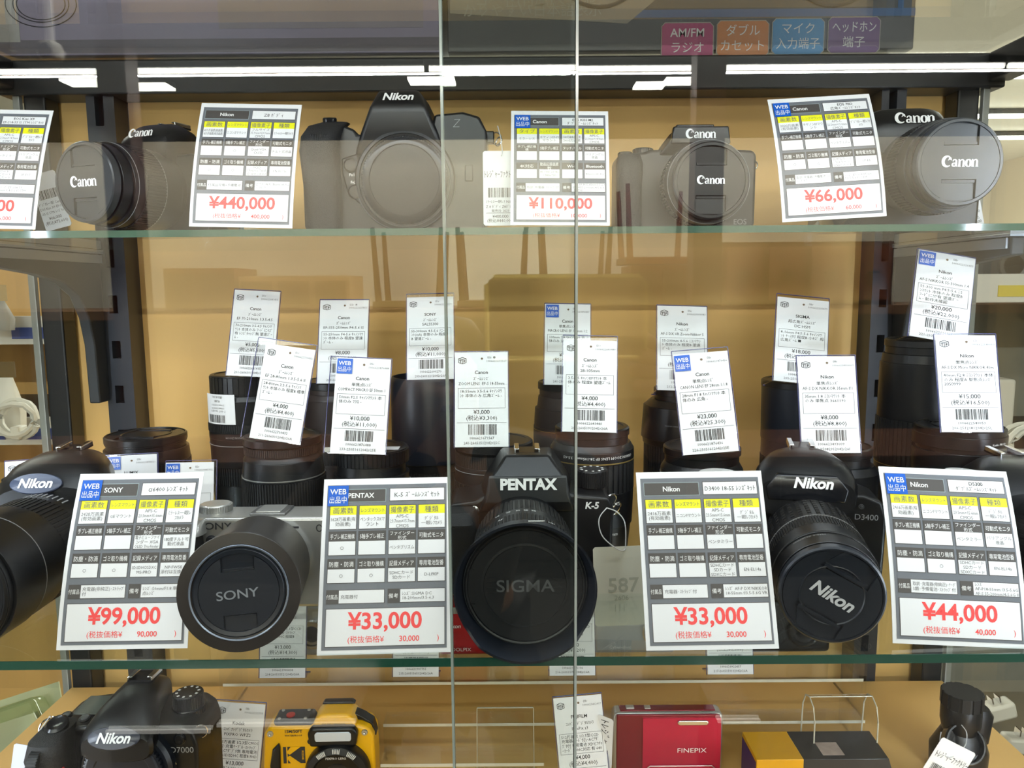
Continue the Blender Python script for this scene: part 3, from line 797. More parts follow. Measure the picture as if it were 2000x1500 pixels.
# ------------------------------------------------------------------ lens pieces
def wrap(g, s, r, h, cap, ang, mi=0, flip=False, bold=0.0, align='CENTER', sx=1.0):
    """lettering laid around a barrel at height h, centred at an angle (degrees, -90 faces the viewer of an upright lens)"""
    vs, fs = text2d(s, align, bold, 0.0)
    if not vs:
        return
    size = cap / 0.727
    ys = [q[1] for q in vs]
    yc = (min(ys) + max(ys)) / 2
    f = -1 if flip else 1
    out = []
    for x, y in vs:
        a = R(ang) + f * x * size * sx / r
        out.append((r * math.cos(a), r * math.sin(a), h + f * (y - yc) * size))
    g.add(out, fs, None, mi)

def notched(Rp, notches, w, d, n=40, sector=False):
    """circle outline with notches cut from the rim inwards to distance d, half width w"""
    pts = []
    al = math.asin(min(0.99, w / Rp))
    k = len(notches)
    for i in range(k):
        a0, a1 = R(notches[i]) + al, R(notches[(i + 1) % k]) - al
        if a1 <= a0:
            a1 += 2 * PI
        for j in range(n // k + 1):
            a = a0 + (a1 - a0) * j / (n // k)
            pts.append((Rp * math.cos(a), Rp * math.sin(a)))
        ph = R(notches[(i + 1) % k])
        c, s = math.cos(ph), math.sin(ph)
        wi = w if not sector else w * 1.0
        pts.append((d * c + wi * s, d * s - wi * c))
        pts.append((d * c - wi * s, d * s + wi * c))
    return pts

def pinch_cap(parent, M, r, style, rim=BLACKG, face=BLACK, name='lens_cap'):
    """front lens cap facing +z of M, rim radius r"""
    g = G()
    if style == 'canon':
        g.lathe([(r - 0.8, -3), (r, -2.5), (r, 3.6), (r - 1.0, 4.6), (r - 3.0, 4.6), (r - 3.2, 1.2), (0.5, 1.2)], 64, M)
        g.plate(notched(r - 3.4, [90, 270], r * 0.40, r * 0.38), 1.0, 4.2, M)
        for s in (1, -1):
            M2 = M @ RZ(0 if s > 0 else 180)
            w = r * 0.38
            g.add([(-w, r * 0.40, 2.0), (w, r * 0.40, 2.0), (w, r * 0.86, 2.6), (-w, r * 0.86, 2.6)], [(0, 1, 2, 3)], M2)
            g.box(-w, w, r * 0.40, r * 0.46, 1.2, 3.2, M2)
    elif style == 'nikon':
        g.lathe([(r - 0.8, -3), (r, -2.5), (r, 3.0), (r - 1.2, 4.2), (r - 2.2, 4.2), (r - 2.6, 1.4), (0.5, 1.4)], 64, M)
        g.plate(notched(r - 2.8, [90, 270], r * 0.50, r * 0.42), 1.2, 3.6, M)
        g.lathe([(r * 0.62, 3.6), (r * 0.62, 4.1), (r * 0.60, 4.3), (r * 0.58, 3.7)], 48, M, closed=True)
        for s in (1, -1):
            M2 = M @ RZ(0 if s > 0 else 180)
            w = r * 0.44
            g.plate([(-w * 0.55, r * 0.90), (-w, r * 0.52), (w, r * 0.52), (w * 0.55, r * 0.90)], 1.2, 2.6, M2)
            g.box(-w, w, r * 0.46, r * 0.53, 1.2, 4.6, M2)
    elif style == 'sony':
        g.lathe([(r - 0.8, -3), (r, -2.5), (r, 2.6), (r - 1.0, 3.6), (r - 3.4, 3.2), (r - 3.6, 1.2), (0.5, 1.2)], 64, M)
        g.plate(notched(r - 3.8, [92, 272], r * 0.36, r * 0.48), 1.0, 3.4, M)
        for s in (1, -1):
            M2 = M @ RZ(2 if s > 0 else 182)
            w = r * 0.33
            g.add([(-w, r * 0.51, 1.8), (w, r * 0.51, 1.8), (w, r * 0.84, 2.3), (-w, r * 0.84, 2.3)], [(0, 1, 2, 3)], M2)
            g.box(-w, w, r * 0.50, r * 0.54, 1.2, 2.6, M2)
    elif style == 'sigma':
        g.lathe([(r - 0.8, -3), (r, -2.5), (r, 2.2), (r - 1.2, 3.4), (r - 2.2, 3.0), (r - 2.6, 1.4), (0.5, 1.4)], 72, M)
        g.plate(notched(r - 2.9, [0, 180], r * 0.30, r * 0.82), 1.2, 3.0, M)
        g.lathe([(r * 0.72, 3.0), (r * 0.72, 3.5), (r * 0.68, 3.7), (r * 0.67, 3.0)], 56, M, closed=True)
        for s in (0, 180):
            M2 = M @ RZ(s)
            g.box(r * 0.80, r * 0.93, -r * 0.28, r * 0.28, 1.2, 2.2, M2)
            for j in range(4):
                y = (j - 1.5) * r * 0.075
                g.box(r * 0.46, r * (0.62 if j in (1, 2) else 0.60), y - r * 0.014, y + r * 0.014, 2.9, 3.5, M2)
    elif style == 'plain':
        g.lathe([(r - 0.8, -3), (r, -2.5), (r, 3.0), (r - 1.5, 4.2), (r - 5, 4.2), (r - 5.5, 3.6), (0.5, 3.6)], 56, M)
    return g.obj(name, face, parent, angle=30)

def barrel(parent, segs, M=None, n=56, main=BLACK, lower=True):
    """segs, from the mount up: ('b',h0,h1,r0,r1[,mat]) plain, ('k',h0,h1,r,ribs,d) ribbed, ('l',h,r,mat) thin line ring"""
    prof = []
    segs = sorted(segs, key=lambda q: (q[1], q[0] == 'l'))
    for s in segs:
        if s[0] == 'b':
            prof += [(s[3] - 0.25, s[1]), (s[3], s[1] + 0.3), (s[4], s[2] - 0.3), (s[4] - 0.25, s[2])]
        elif s[0] == 'k':
            prof += [(s[3] - 0.6, s[1]), (s[3] - 0.6, s[2])]
    g = G()
    g.lathe(prof, n, M)
    body = g.obj('barrel', main, parent, angle=25)
    for s in segs:
        if s[0] == 'k':
            g = G()
            g.gear(s[1], s[2], s[3] - s[5], s[4], s[5], M, duty=0.62)
            g.obj('grip_ring', RUBBER, parent, angle=30)
        elif s[0] == 'l':
            g = G()
            g.lathe([(s[2] - 1, s[1]), (s[2] + 0.12, s[1]), (s[2] + 0.12, s[1] + (s[4] if len(s) > 4 else 0.8)), (s[2] - 1, s[1] + (s[4] if len(s) > 4 else 0.8))], n, M, closed=True)
            g.obj('line_ring', s[3], parent)
    return body

def ribbed_cap(parent, h0, h1, r, M=None, n=44, name='rear_cap'):
    g = G()
    g.gear(h0, h1 - 1.5, r - 0.8, n, 0.8, M, duty=0.8)
    g.lathe([(r - 0.9, h1 - 1.6), (r - 0.9, h1 - 0.5), (r - 2.0, h1), (r - 5, h1), (r - 5.4, h1 - 0.8), (0.5, h1 - 0.8)], 48, M)
    return g.obj(name, BLACK, parent, angle=28)

LENSGROUP = 'spare lenses standing upright on the wide shelf'
def upright(label, px, Y, ztop, py=None):
    x = at(px, py or 860, Y).x
    return thing('camera_lens', label, 'lens', (x, Y, S2), group=LENSGROUP), (ztop - S2) * 1000 - 0.3
def ztag(k):
    return TAGS[k].matrix_world.translation.z

BLACK_REFL = mat('black_plastic_brown_reflection', (0.03, 0.02, 0.018), 0.4, noise=0.2)  # black plastic with the brown shop reflection put into its colour
LETW = [WHITEINK, GREYINK, GOLD, YELINK]
# --- front row
t, H = upright('wide black zoom lens with a bright ring under the tilted ¥4,000 tag', 552, 0.652, ztag('f1'))
barrel(t, [('b', 0, H - 62, 33, 34), ('k', H - 62, H - 36, 35.5, 90, 0.8), ('l', H - 34.6, 34.8, SILVER, 0.9), ('b', H - 36, H - 20, 34.6, 33), ('b', H - 20, H - 15, 33, 30.5, 0), ('k', H - 15, H - 8, 32.2, 110, 0.6), ('b', H - 8, H - 5, 30, 31)])
pinch_cap(t, T(0, 0, H - 4.2), 32.8, 'plain')
t, H = upright('black macro lens with a finely ribbed cap under the stickered ¥10,000 tag', 724, 0.652, ztag('f2'))
barrel(t, [('b', 0, 24, 32, 33.5), ('k', 24, 46, 34, 80, 0.8), ('b', 46, H - 22, 33.5, 32.5), ('l', H - 30, 33.2, GREYINK, 0.5), ('b', H - 22, H - 13, 30, 29)])
ribbed_cap(t, H - 13, H, 32.5, n=56)
g = G(); g.box(10, 26, -16, -4, H, H + 0.3); g.obj('paper_sticker', PAPER, t, smooth=False)
t, H = upright('black kit zoom lens under the ¥3,000 tag', 964, 0.654, ztag('f3'))
barrel(t, [('b', 0, 30, 33, 34.4), ('k', 30, H - 34, 34.6, 76, 0.9), ('b', H - 34, H - 20, 34, 33.5), ('l', H - 24, 33.8, GREYINK, 0.4), ('k', H - 20, H - 9, 33.4, 120, 0.5), ('b', H - 9, H - 5, 32, 33)])
pinch_cap(t, T(0, 0, H - 4.2), 34, 'plain')
t, H = upright('black zoom lens with a gold band and white lettering crossed by the door edge', 1156, 0.654, ztag('f4'))
barrel(t, [('b', 0, 28, 31, 34), ('b', 28, 58, 35, 36), ('k', 58, H - 28, 36.2, 44, 1.2), ('l', H - 27.4, 36.3, GOLD, 0.9), ('b', H - 28, H - 18, 36.2, 36.0), ('b', H - 18, H - 13, 35.5, 33), ('b', H - 13, H - 5, 31, 31)])
pinch_cap(t, T(0, 0, H - 4.2), 32, 'plain')
g = G()
wrap(g, 'CANON ZOOM LENS EF 28-105mm 1:3.5-4.5', 36.35, H - 22, 2.3, -84, 0, True, sx=1.1)
wrap(g, 'ULTRASONIC', 36.4, H - 29.2, 1.5, -104, 2)
wrap(g, '50   70   105', 36.35, 50, 3.0, -72, 0)
wrap(g, '8 0.5m/1.6ft', 36.3, 42, 2.0, -66, 3)
wrap(g, '28-105mm', 35.3, 24, 3.0, -72, 0)
g.obj('lettering', LETW, t, smooth=False)
t, H = upright('black wide-angle lens under the stickered ¥23,000 tag', 1371, 0.655, ztag('f5'))
barrel(t, [('b', 0, 24, 34, 36), ('k', 24, 46, 36.5, 84, 0.8), ('b', 46, H - 20, 36.2, 35), ('b', H - 20, H - 14, 35, 32), ('l', H - 24, 35.5, GREYINK, 0.5), ('b', H - 14, H - 5, 31.5, 31.5)])
pinch_cap(t, T(0, 0, H - 4.2), 33, 'plain')
t, H = upright('black prime lens with a flared collar under the front ¥8,000 tag', 1636, 0.656, ztag('f6'))
barrel(t, [('b', 0, 26, 32, 34), ('k', 26, 44, 34.4, 70, 0.8), ('b', 44, H - 22, 34, 33.8), ('b', H - 22, H - 16, 34.5, 30), ('b', H - 16, H - 9, 27, 26.5), ('b', H - 9, H - 5, 28, 28)])
pinch_cap(t, T(0, 0, H - 4.2), 28.6, 'nikon')
t, H = upright('black micro lens with a filter ring under the ¥15,000 tag', 1872, 0.656, ztag('f7'))
barrel(t, [('b', 0, 30, 33, 36), ('k', 30, 56, 36.4, 80, 0.8), ('b', 56, H - 20, 36, 36), ('b', H - 20, H - 16, 33, 33), ('b', H - 16, H - 6, 36.5, 36.5), ('b', H - 6, H - 4.4, 34, 34)])
pinch_cap(t, T(0, 0, H - 4.2), 35.4, 'nikon')
g = G(); wrap(g, 'Kenko PRO1D', 36.65, H - 11, 1.9, -66, 0); g.obj('lettering', LETW, t, smooth=False)
# --- rear row
YR = 0.762
zt0 = at(285, 845, YR).z
t, H = upright('squat capped lens at the end of the rear row behind a half hidden card', 286, YR, zt0)
barrel(t, [('b', 0, 30, 34, 40), ('k', 30, H - 26, 41, 80, 0.9), ('b', H - 26, H - 14, 40.5, 39.5), ('b', H - 14, H - 9, 37, 37), ('b', H - 9, H - 4, 38, 38)])
pinch_cap(t, T(0, 0, H - 4.6), 38.5, 'nikon')
t, H = upright('tall black zoom lens wearing an upside down white sticker under the ¥5,000 tag', 486, YR, ztag('b1'))
barrel(t, [('b', 0, 40, 34, 36), ('k', 40, 58, 36.6, 90, 0.8), ('b', 58, H - 62, 36, 36.5), ('l', H - 68, 36.8, GREYINK, 0.5), ('k', H - 55, H - 47, 37.2, 110, 0.6), ('b', H - 62, H - 55, 36.8, 36.8), ('b', H - 47, H - 25, 36.8, 36.6), ('b', H - 25, H - 20, 36, 34)])
ribbed_cap(t, H - 20, H, 34.2, n=40)
g = G(); wrap(g, 'CANON ZOOM', 37.1, H - 59, 2.0, -90, 1, True); g.obj('lettering', LETW, t, smooth=False)
g = G()
def cyl_patch(g, r, a0, a1, h0, h1, mi=0, n=8):
    for i in range(n):
        b0, b1 = R(a0 + (a1 - a0) * i / n), R(a0 + (a1 - a0) * (i + 1) / n)
        g.add([(r * math.cos(b0), r * math.sin(b0), h0), (r * math.cos(b1), r * math.sin(b1), h0), (r * math.cos(b1), r * math.sin(b1), h1), (r * math.cos(b0), r * math.sin(b0), h1)], [(0, 1, 2, 3)], None, mi)
cyl_patch(g, 37.3, -146, -88, H - 46, H - 17)
for k, (s_, h_) in enumerate((('(税込¥5,500)', -19), ('¥5,000', -23), ('210mm 3.5-4.5 ｷｬﾉﾝ', -27), ('-210mm 1:3.5-4.5 70', -30), ('ｽﾞｰﾑﾚﾝｽﾞ Canon EF 70', -33))):
    wrap(g, s_, 37.45, H + h_ - 0.5, 2.1 if k < 2 else 1.7, -117, 1, True, sx=0.85)
a = -138
rb = random.Random(3)
while a < -104:
    w = rb.choice((0.4, 0.6, 1.0))
    cyl_patch(g, 37.45, a, a + w, H - 44.5, H - 37, 1, 1)
    a += w + rb.choice((0.5, 0.8, 1.0))
g.obj('price_sticker', [PAPER, INK], t, smooth=False)
t, H = upright('capped black telephoto lens under the rear ¥8,000 tag', 668, YR, ztag('b2'))
barrel(t, [('b', 0, 60, 34, 36), ('k', 60, 90, 36.5, 70, 0.9), ('b', 90, H - 18, 36, 36), ('b', H - 18, H - 12, 36, 34), ('b', H - 12, H - 5, 33, 33)], main=BLACK_REFL)
pinch_cap(t, T(0, 0, H - 4.4), 34.2, 'canon')
t, H = upright('lens inside a deep smooth black hood under the plain ¥10,000 tag', 842, YR, ztag('b3'))
barrel(t, [('b', 0, 30, 35, 37), ('k', 30, 52, 38, 90, 0.9), ('b', 52, 60, 38, 38)])
g = G(); g.lathe([(37, 58), (39.5, 60), (38.5, H - 3), (37.5, H), (36, H), (36.5, 64), (34, 60)], 56); g.obj('hood', NAVYB, t, angle=30)
t, H = upright('stepped black macro lens with a painted brown reflection under the stickered ¥30,000 tag', 1112, YR, ztag('b4'))
barrel(t, [('b', 0, 40, 36, 37), ('k', 40, 66, 37.2, 80, 0.8), ('b', 66, H - 44, 36.5, 36), ('l', H - 47, 36.2, GOLD, 0.5), ('b', H - 44, H - 26, 35.5, 34.5), ('b', H - 26, H - 14, 32.5, 31), ('b', H - 14, H - 5, 30, 30)], main=BLACK_REFL)
pinch_cap(t, T(0, 0, H - 4.4), 31.5, 'canon')
t, H = upright('black telephoto lens with a broad shoulder behind the stickered ¥23,000 tag', 1334, YR, ztag('b5'))
barrel(t, [('b', 0, 40, 35, 38), ('k', 40, 74, 39, 70, 0.9), ('b', 74, 80, 40, 41), ('b', 80, H - 18, 42, 40), ('b', H - 18, H - 12, 39, 33), ('b', H - 12, H - 5, 29, 29)])
pinch_cap(t, T(0, 0, H - 4.4), 30, 'nikon')
g = G(); wrap(g, 'MADE IN CHINA', 41.6, H - 34, 1.3, -118, 1); wrap(g, 'O—', 41.5, H - 30, 2.8, -92, 0); wrap(g, 'HB-37', 41.7, H - 38, 2.8, -88, 1); g.obj('lettering', LETW, t, smooth=False)
t, H = upright('flat topped wide black lens hood under the ¥18,000 tag', 1564, YR, ztag('b6'))
barrel(t, [('b', 0, 34, 35, 38), ('k', 34, 60, 39, 80, 0.9), ('b', 60, H - 60, 38.5, 38.5), ('b', H - 60, H - 5, 39, 39.6)], main=NAVYB)
pinch_cap(t, T(0, 0, H - 4.4), 40, 'plain')
t, H = upright('tallest black telephoto lens with gold marks by the curved shelf arm', 1796, 0.724, ztag('b7'))
barrel(t, [('b', 0, 40, 35, 38), ('b', 40, 62, 39, 39), ('k', 62, 104, 39.6, 60, 0.9), ('l', 60, 39.1, GOLD, 0.6), ('b', 104, H - 22, 38.5, 38), ('b', H - 22, H - 14, 37, 36), ('b', H - 14, H - 5, 34, 34)], main=BLACK)
pinch_cap(t, T(0, 0, H - 4.4), 35, 'nikon')
g = G(); wrap(g, '100   70', 39.2, 52, 3.0, -84, 1); wrap(g, 'VR', 39.2, 44, 3.2, -84, 2); wrap(g, '55-300', 38.2, 34, 2.0, -84, 2); g.obj('lettering', LETW, t, smooth=False)
# ------------------------------------------------------------------ camera pieces (x to the viewer's side, -y towards the viewer, z up, mm)
CAMGROUP = 'used cameras on the glass shelves'
def place(name, label, px, py, Y, z, yaw=0.0, tilt=0.0, cat='camera', group=CAMGROUP, back=25.0):
    x = at(px, py, Y).x
    M = T(x, Y, z) @ RZ(yaw) @ T(0, back / 1000, 0) @ RX(tilt) @ T(0, -back / 1000, 0)
    return thing(name, label, cat, M=M, group=group)

def shell(root, pts, D, m=BLACK, bevel=4.0, y0=None, name='body', segs=3):
    g = G()
    y0 = -D / 2 if y0 is None else y0
    g.prism(pts, y0, y0 + D)
    return g.obj(name, m, root, bevel=bevel, segs=segs)
def hump(root, secs, m=BLACK, name='viewfinder_hump', n=32):
    """sections from back to front: (forward, base z, top z, half width, squareness, x)"""
    g = G()
    g.sloft([(f, (x[0] if x else 0), (b + t_) / 2, hw, (t_ - b) / 2, e) for f, b, t_, hw, e, *x in secs], n, RX(90))
    return g.obj(name, m, root, angle=32)
def grip(root, x, D, z0, z1, hw=16, hd=14, m=LEATHER, lean=0):
    g = G()
    y = -D / 2 - hd * 0.35
    g.sloft([(z0, x, y, hw * 0.95, hd * 0.9, 3.2), (z0 + 6, x, y, hw, hd, 3), ((z0 + z1) / 2, x + lean, y - 1, hw * 0.94, hd * 0.95, 3), (z1 - 8, x, y - 2, hw, hd * 1.05, 3), (z1, x, y, hw * 0.8, hd * 0.8, 3)])
    return g.obj('grip', m, root, angle=40)
def hot_shoe(root, x, y, z, tilt=0, w=20, d=19):
    M = T(x, y, z) @ RX(tilt)
    g = G()
    g.box(-w / 2, w / 2, -d / 2, d / 2, -1, 0.6, M)
    o = g.obj('hot_shoe', BLACKG, root, smooth=False)
    g = G()
    for s in (-1, 1):
        g.box(s * w / 2 - (1.2 if s > 0 else -0.0), s * w / 2 + (0 if s > 0 else 1.2), -d / 2, d / 2, 0, 3.2, M)
        g.box(min(s * w / 2, s * (w / 2 - 4)), max(s * w / 2, s * (w / 2 - 4)), -d / 2, d / 2, 2.6, 3.6, M)
    g.obj('rail', CHROME, o, bevel=0.4)
def dial(root, x, y, z, r, h, m=BLACK, top=None, n=40, name='mode_dial'):
    g = G()
    M = T(x, y, z)
    g.gear(0, h, r - 0.7, n, 0.7, M, duty=0.5)
    g.lathe([(r - 1.2, h - 0.2), (r - 1.6, h + 0.6), (0.5, h + 0.7)], 32, M)
    o = g.obj(name, m, root, angle=30)
    if top:
        g = G()
        for i in range(10):
            a = 2 * PI * i / 10
            g.box(-0.9, 0.9, r * 0.62, r * 0.62 + 2.0, h + 0.7, h + 0.85, M @ RZ(math.degrees(a)))
        g.obj('dial_marks', top, o, smooth=False)
    return o
def lens_axis(x, y, z, tilt=0.0, yaw=0.0):
    """matrix whose +z runs out of the front of the camera from a mount centre"""
    return T(x, y, z) @ RZ(yaw) @ RX(90 - tilt)
def word(parent, s, x, y, z, cap, m=WHITEINK, bold=0.02, shear=0.0, tilt=0.0, yaw=0.0, sx=1.0, name='logo', roll=0.0):
    g = G()
    vs, fs = text2d(s, 'CENTER', bold, shear)
    ys = [q[1] for q in vs]
    yc = (min(ys) + max(ys)) / 2
    k = cap / 0.727
    g.add([(a * k * sx, (b - yc) * k, 0) for a, b in vs], fs, T(x, y, z) @ RZ(yaw) @ RX(90 - tilt) @ RZ(roll))
    return g.obj(name, m, parent, smooth=False)
def serif(parent, M, cap, m=WHITEINK, name='logo'):
    g = G()
    g.add([(a * cap, b * cap, 0) for a, b in SERIF[0]], SERIF[1], M)
    return g.obj(name, m, parent, smooth=False)
def button(root, x, y, z, r, M=None, m=BLACKG, name='button', h=1.6):
    g = G()
    MM = M if M is not None else T(x, y, z) @ RX(90)
    g.lathe([(r + 0.9, -0.5), (r + 0.9, 0.5), (r + 0.3, 0.7), (r, 0.5), (r, h - 0.4), (r - 0.5, h), (0.4, h)], 24, MM)
    return g.obj(name, m, root)
def lug(root, x, y, z, r=4.0, rot=(0, 0, 0)):
    g = G()
    M = T(x, y, z) @ RZ(rot[2]) @ RX(rot[0]) @ RY(rot[1])
    g.tube([(r * math.cos(2 * PI * i / 20), 0, r * 1.15 * math.sin(2 * PI * i / 20)) for i in range(20)], 0.7, 8, M, closed=True)
    return g.obj('strap_ring', CHROME, root)

# ================= upper shelf =================
# 1. small entry SLR turned aside, with a large capped lens
t = place('slr_camera', 'black camera turned aside with a serif lettered lens cap at the top shelf end', 340, 400, 0.712, S1, yaw=-21)
shell(t, [(-58, 3), (-54, 0), (56, 0), (60, 3), (61, 50), (56, 64), (44, 68), (-40, 68), (-54, 62), (-58, 50)], 44, BLACK)
grip(t, -45, 44, 2, 60, 14, 13)
hump(t, [(-24, 56, 84, 18, 3), (-10, 56, 95, 23, 3), (6, 54, 98, 26, 3), (20, 52, 95, 28, 3), (30, 52, 87, 28, 3), (33, 54, 80, 27, 3)])
hot_shoe(t, 0, 6, 96.5)
serif(t, T(0, -32.6, 86) @ RX(90 - 22), 8.0)
M = lens_axis(4, -22, 37)
barrel(t, [('b', 0, 6, 33, 33), ('b', 6, 24, 34, 34.6), ('l', 24, 34.8, GREYINK, 0.4), ('k', 24, 44, 35, 84, 0.8), ('b', 44, 56, 34, 34), ('l', 52, 34.2, GREYINK, 0.3), ('b', 56, 66, 32.5, 32.5), ('b', 66, 70, 31, 31)], M)
c = pinch_cap(t, M @ T(0, 0, 70) @ RZ(0), 31.5, 'canon', face=mat('satin_cap_grey', (0.035, 0.038, 0.042), 0.3, noise=0.1))
serif(c, M @ T(0, 0, 74.6), 8.2)
g = G(); g.text('EOS', 4.5, T(48, -22.4, 46) @ FRONT, bold=0.0); g.text('Kiss', 3.5, T(48, -22.4, 40) @ FRONT); g.obj('model_mark', GREYINK, t, smooth=False)

# 2. large mirrorless body with a bare body cap
t = place('mirrorless_camera', 'large black camera body with a plain round body cap and no lens', 783, 400, 0.700, S1)
shell(t, [(-80, 4), (-76, 0), (72, 0), (76, 4), (78, 40), (78, 84), (72, 96), (58, 100), (34, 98), (30, 82), (-32, 82), (-34, 86), (-44, 90), (-70, 84), (-78, 66), (-80, 40)], 52, BLACK, bevel=4)
g = G()
g.sloft([(0, -62, -26, 15, 13, 3), (40, -62, -29, 15.5, 15, 3), (66, -63, -31, 16, 17, 3), (78, -62, -30, 15.5, 16, 3), (88, -58, -24, 15, 12, 3), (93, -52, -16, 12, 8, 3)])
g.obj('grip', LEATHER, t, angle=40)
g = G()
g.loft([[(-40, 20, 72), (40, 20, 72), (40, -27, 62), (-40, -27, 62)], [(-34, 22, 86), (34, 22, 86), (33, -30, 82), (-33, -30, 82)], [(-27, 22, 104), (27, 22, 104), (24, -33, 103), (-24, -33, 103)], [(-20, 18, 119), (20, 18, 119), (17, -24, 119), (-17, -24, 119)]], T(4, 0, 0))
g.obj('viewfinder_hump', BLACK, t, bevel=4, segs=3)
word(t, 'Nikon', 4, -31.0, 111.6, 7.5, bold=0.03, shear=0.22, tilt=29)
g = G(); g.gear(0, 6, 13, 60, 0.8, T(-61, -33, 74) @ RX(6), duty=0.5); g.obj('command_dial', RUBBER, t, angle=30)
g = G(); g.lathe([(6, 0), (6, 4), (5, 5), (0.4, 5.2)], 24, T(-56, -20, 92) @ RX(12)); g.obj('shutter_button', BLACKG, t)
g = G(); g.box(-60, -54, -14, -10, 92.5, 95.5); g.obj('record_button', mat('red_dot', (0.4, 0.02, 0.015), 0.4), t, bevel=1)
Mz = lens_axis(8, -26, 43)
g = G()
g.lathe([(43, -6), (43, 2), (41.5, 4), (39, 4.6), (38.6, 2.4), (36.5, 2.4)], 72, Mz, cap0=True, cap1=False)
g.obj('mount_collar', BLACK, t, angle=25)
g = G(); g.gear(0, 4.6, 36.2, 100, 0.7, Mz, duty=0.5); g.lathe([(35.6, 4.2), (35.0, 6.2), (33, 7.0), (30, 7.0), (29.4, 6.2), (0.5, 6.2)], 72, Mz)
g.obj('body_cap', BLACKG, t, angle=25)
g = G(); g.tube([Mz @ Vector((42.2 * math.cos(R(200 + i * 5)), 42.2 * math.sin(R(200 + i * 5)), 4.2)) for i in range(30)], 0.5, 6); g.obj('collar_glint_rim', DARKGREY, t)
for z, s in ((56, 'Fn1'), (34, 'Fn2')):
    button(t, -38 + (3 if z < 40 else 0), -28.2, z - (0 if z > 40 else 0), 5.2)
g = G(); g.text('Fn1', 3.4, T(-37, -28.4, 48) @ FRONT, bold=0.01); g.text('Fn2', 3.4, T(-36, -28.4, 41.8) @ FRONT, bold=0.01); g.obj('button_marks', WHITEINK, t, smooth=False)
g = G()
g.prism([(-46, 62), (-32, 66), (-28, 50), (-26, 34), (-20, 26), (-32, 24), (-42, 34), (-46, 50)], -28.0, -25); g.obj('button_panel', BLACK, t, bevel=1.5)
g = G(); g.text('Z', 10, T(52, -26.4, 90) @ FRONT, shear=0.2, bold=-0.02); g.obj('series_mark', GREYINK, t, smooth=False)
g = G(); g.box(59, 66, -28, -26, 42, 56); g.obj('release_button', BLACK, t, bevel=1.4)
g = G(); g.box(76, 84, -5, 5, 78, 88); g.obj('strap_lug', BLACK, t, bevel=1)
lug(t, 86, -2, 82, 4.5, (0, 0, 20))
lug(t, 88, -5, 79, 3.5, (30, 0, 50))

# 3. small mirrorless with a capped pancake zoom
t = place('mirrorless_camera', 'small black mirrorless camera with a round serif lettered cap beside the ¥66,000 card', 1330, 400, 0.688, S1)
shell(t, [(-59, 4), (-56, 0), (57, 0), (60, 4), (60, 62), (57, 66), (36, 67), (-30, 67), (-36, 65), (-56, 64), (-59, 60)], 34, BLACK, bevel=3)
grip(t, -49, 34, 2, 62, 11, 11)
g = G()
g.loft([[(-30, 12, 64), (36, 12, 64), (36, -20, 62), (-30, -20, 62)], [(-22, 11, 76), (28, 11, 76), (28, -25, 72), (-22, -25, 72)], [(-14, 8, 86), (22, 8, 86), (22, -22, 85), (-14, -22, 85)]], T(6, 0, 0))
g.obj('viewfinder_hump', BLACK, t, bevel=3, segs=3)
g = G(); g.prism([(-19, 70), (31, 70), (29, 84), (-17, 84)], -26.5, -20, T(4, 0, 0)); g.obj('logo_plate', BLACKG, t, bevel=1)
serif(t, T(10, -26.8, 77.4) @ FRONT, 7.4)
g = G(); g.box(-8, 24, -14, 6, 85.5, 88); g.obj('hot_shoe', BLACKG, t, bevel=0.8)
dial(t, -34, 0, 65, 9, 5, BLACK)
g = G(); g.lathe([(6.5, 0), (6.5, 3), (5.5, 4), (0.4, 4.3)], 24, T(-50, -4, 63)); g.obj('shutter_button', BLACKG, t)
M = lens_axis(11, -17, 35.5)
barrel(t, [('b', 0, 8, 33, 34), ('l', 8, 34.8, DARKGREY, 0.6), ('k', 8, 22, 34.8, 90, 0.7), ('b', 22, 34, 34, 33.2), ('l', 33, 33.4, GREYINK, 0.4), ('b', 34, 38, 30, 30)], M)
c = pinch_cap(t, M @ T(0, 0, 38), 30.5, 'canon')
serif(c, M @ T(0, 0, 42.6), 6.6)
g = G(); g.text('EOS', 6.5, T(47, -17.6, 6) @ FRONT); g.obj('model_mark', GREYINK, t, smooth=False)
lug(t, 63, 0, 56, 3)

# 4. mid-size SLR with capped lens at the far end of the top shelf
t = place('slr_camera', 'black camera with a large capped lens beyond the ¥66,000 card', 1738, 400, 0.718, S1, yaw=-6)
shell(t, [(-66, 3), (-62, 0), (62, 0), (66, 3), (67, 60), (62, 74), (48, 78), (-44, 78), (-60, 72), (-66, 60)], 50, BLACK)
grip(t, -52, 50, 2, 70, 15, 15)
hump(t, [(-28, 64, 92, 22, 3), (-10, 64, 104, 28, 3), (10, 62, 107, 32, 3.2), (24, 62, 104, 34, 3.4), (34, 62, 94, 35, 3.2), (37, 64, 88, 34, 3)])
serif(t, T(4, -36.6, 93) @ RX(90 - 18), 9.6)
M = lens_axis(10, -25, 48, tilt=-1, yaw=5)
barrel(t, [('b', 0, 8, 34, 34), ('b', 8, 26, 36, 37), ('k', 26, 44, 38, 84, 0.9), ('b', 44, 58, 37, 36.5), ('l', 57, 36.6, DARKGREY, 0.5), ('b', 58, 64, 35, 35), ('b', 64, 68, 33, 33)], M)
c = pinch_cap(t, M @ T(0, 0, 68) , 34, 'canon', face=MATS['satin_cap_grey'])
serif(c, M @ T(0, 0, 72.6), 8.4)

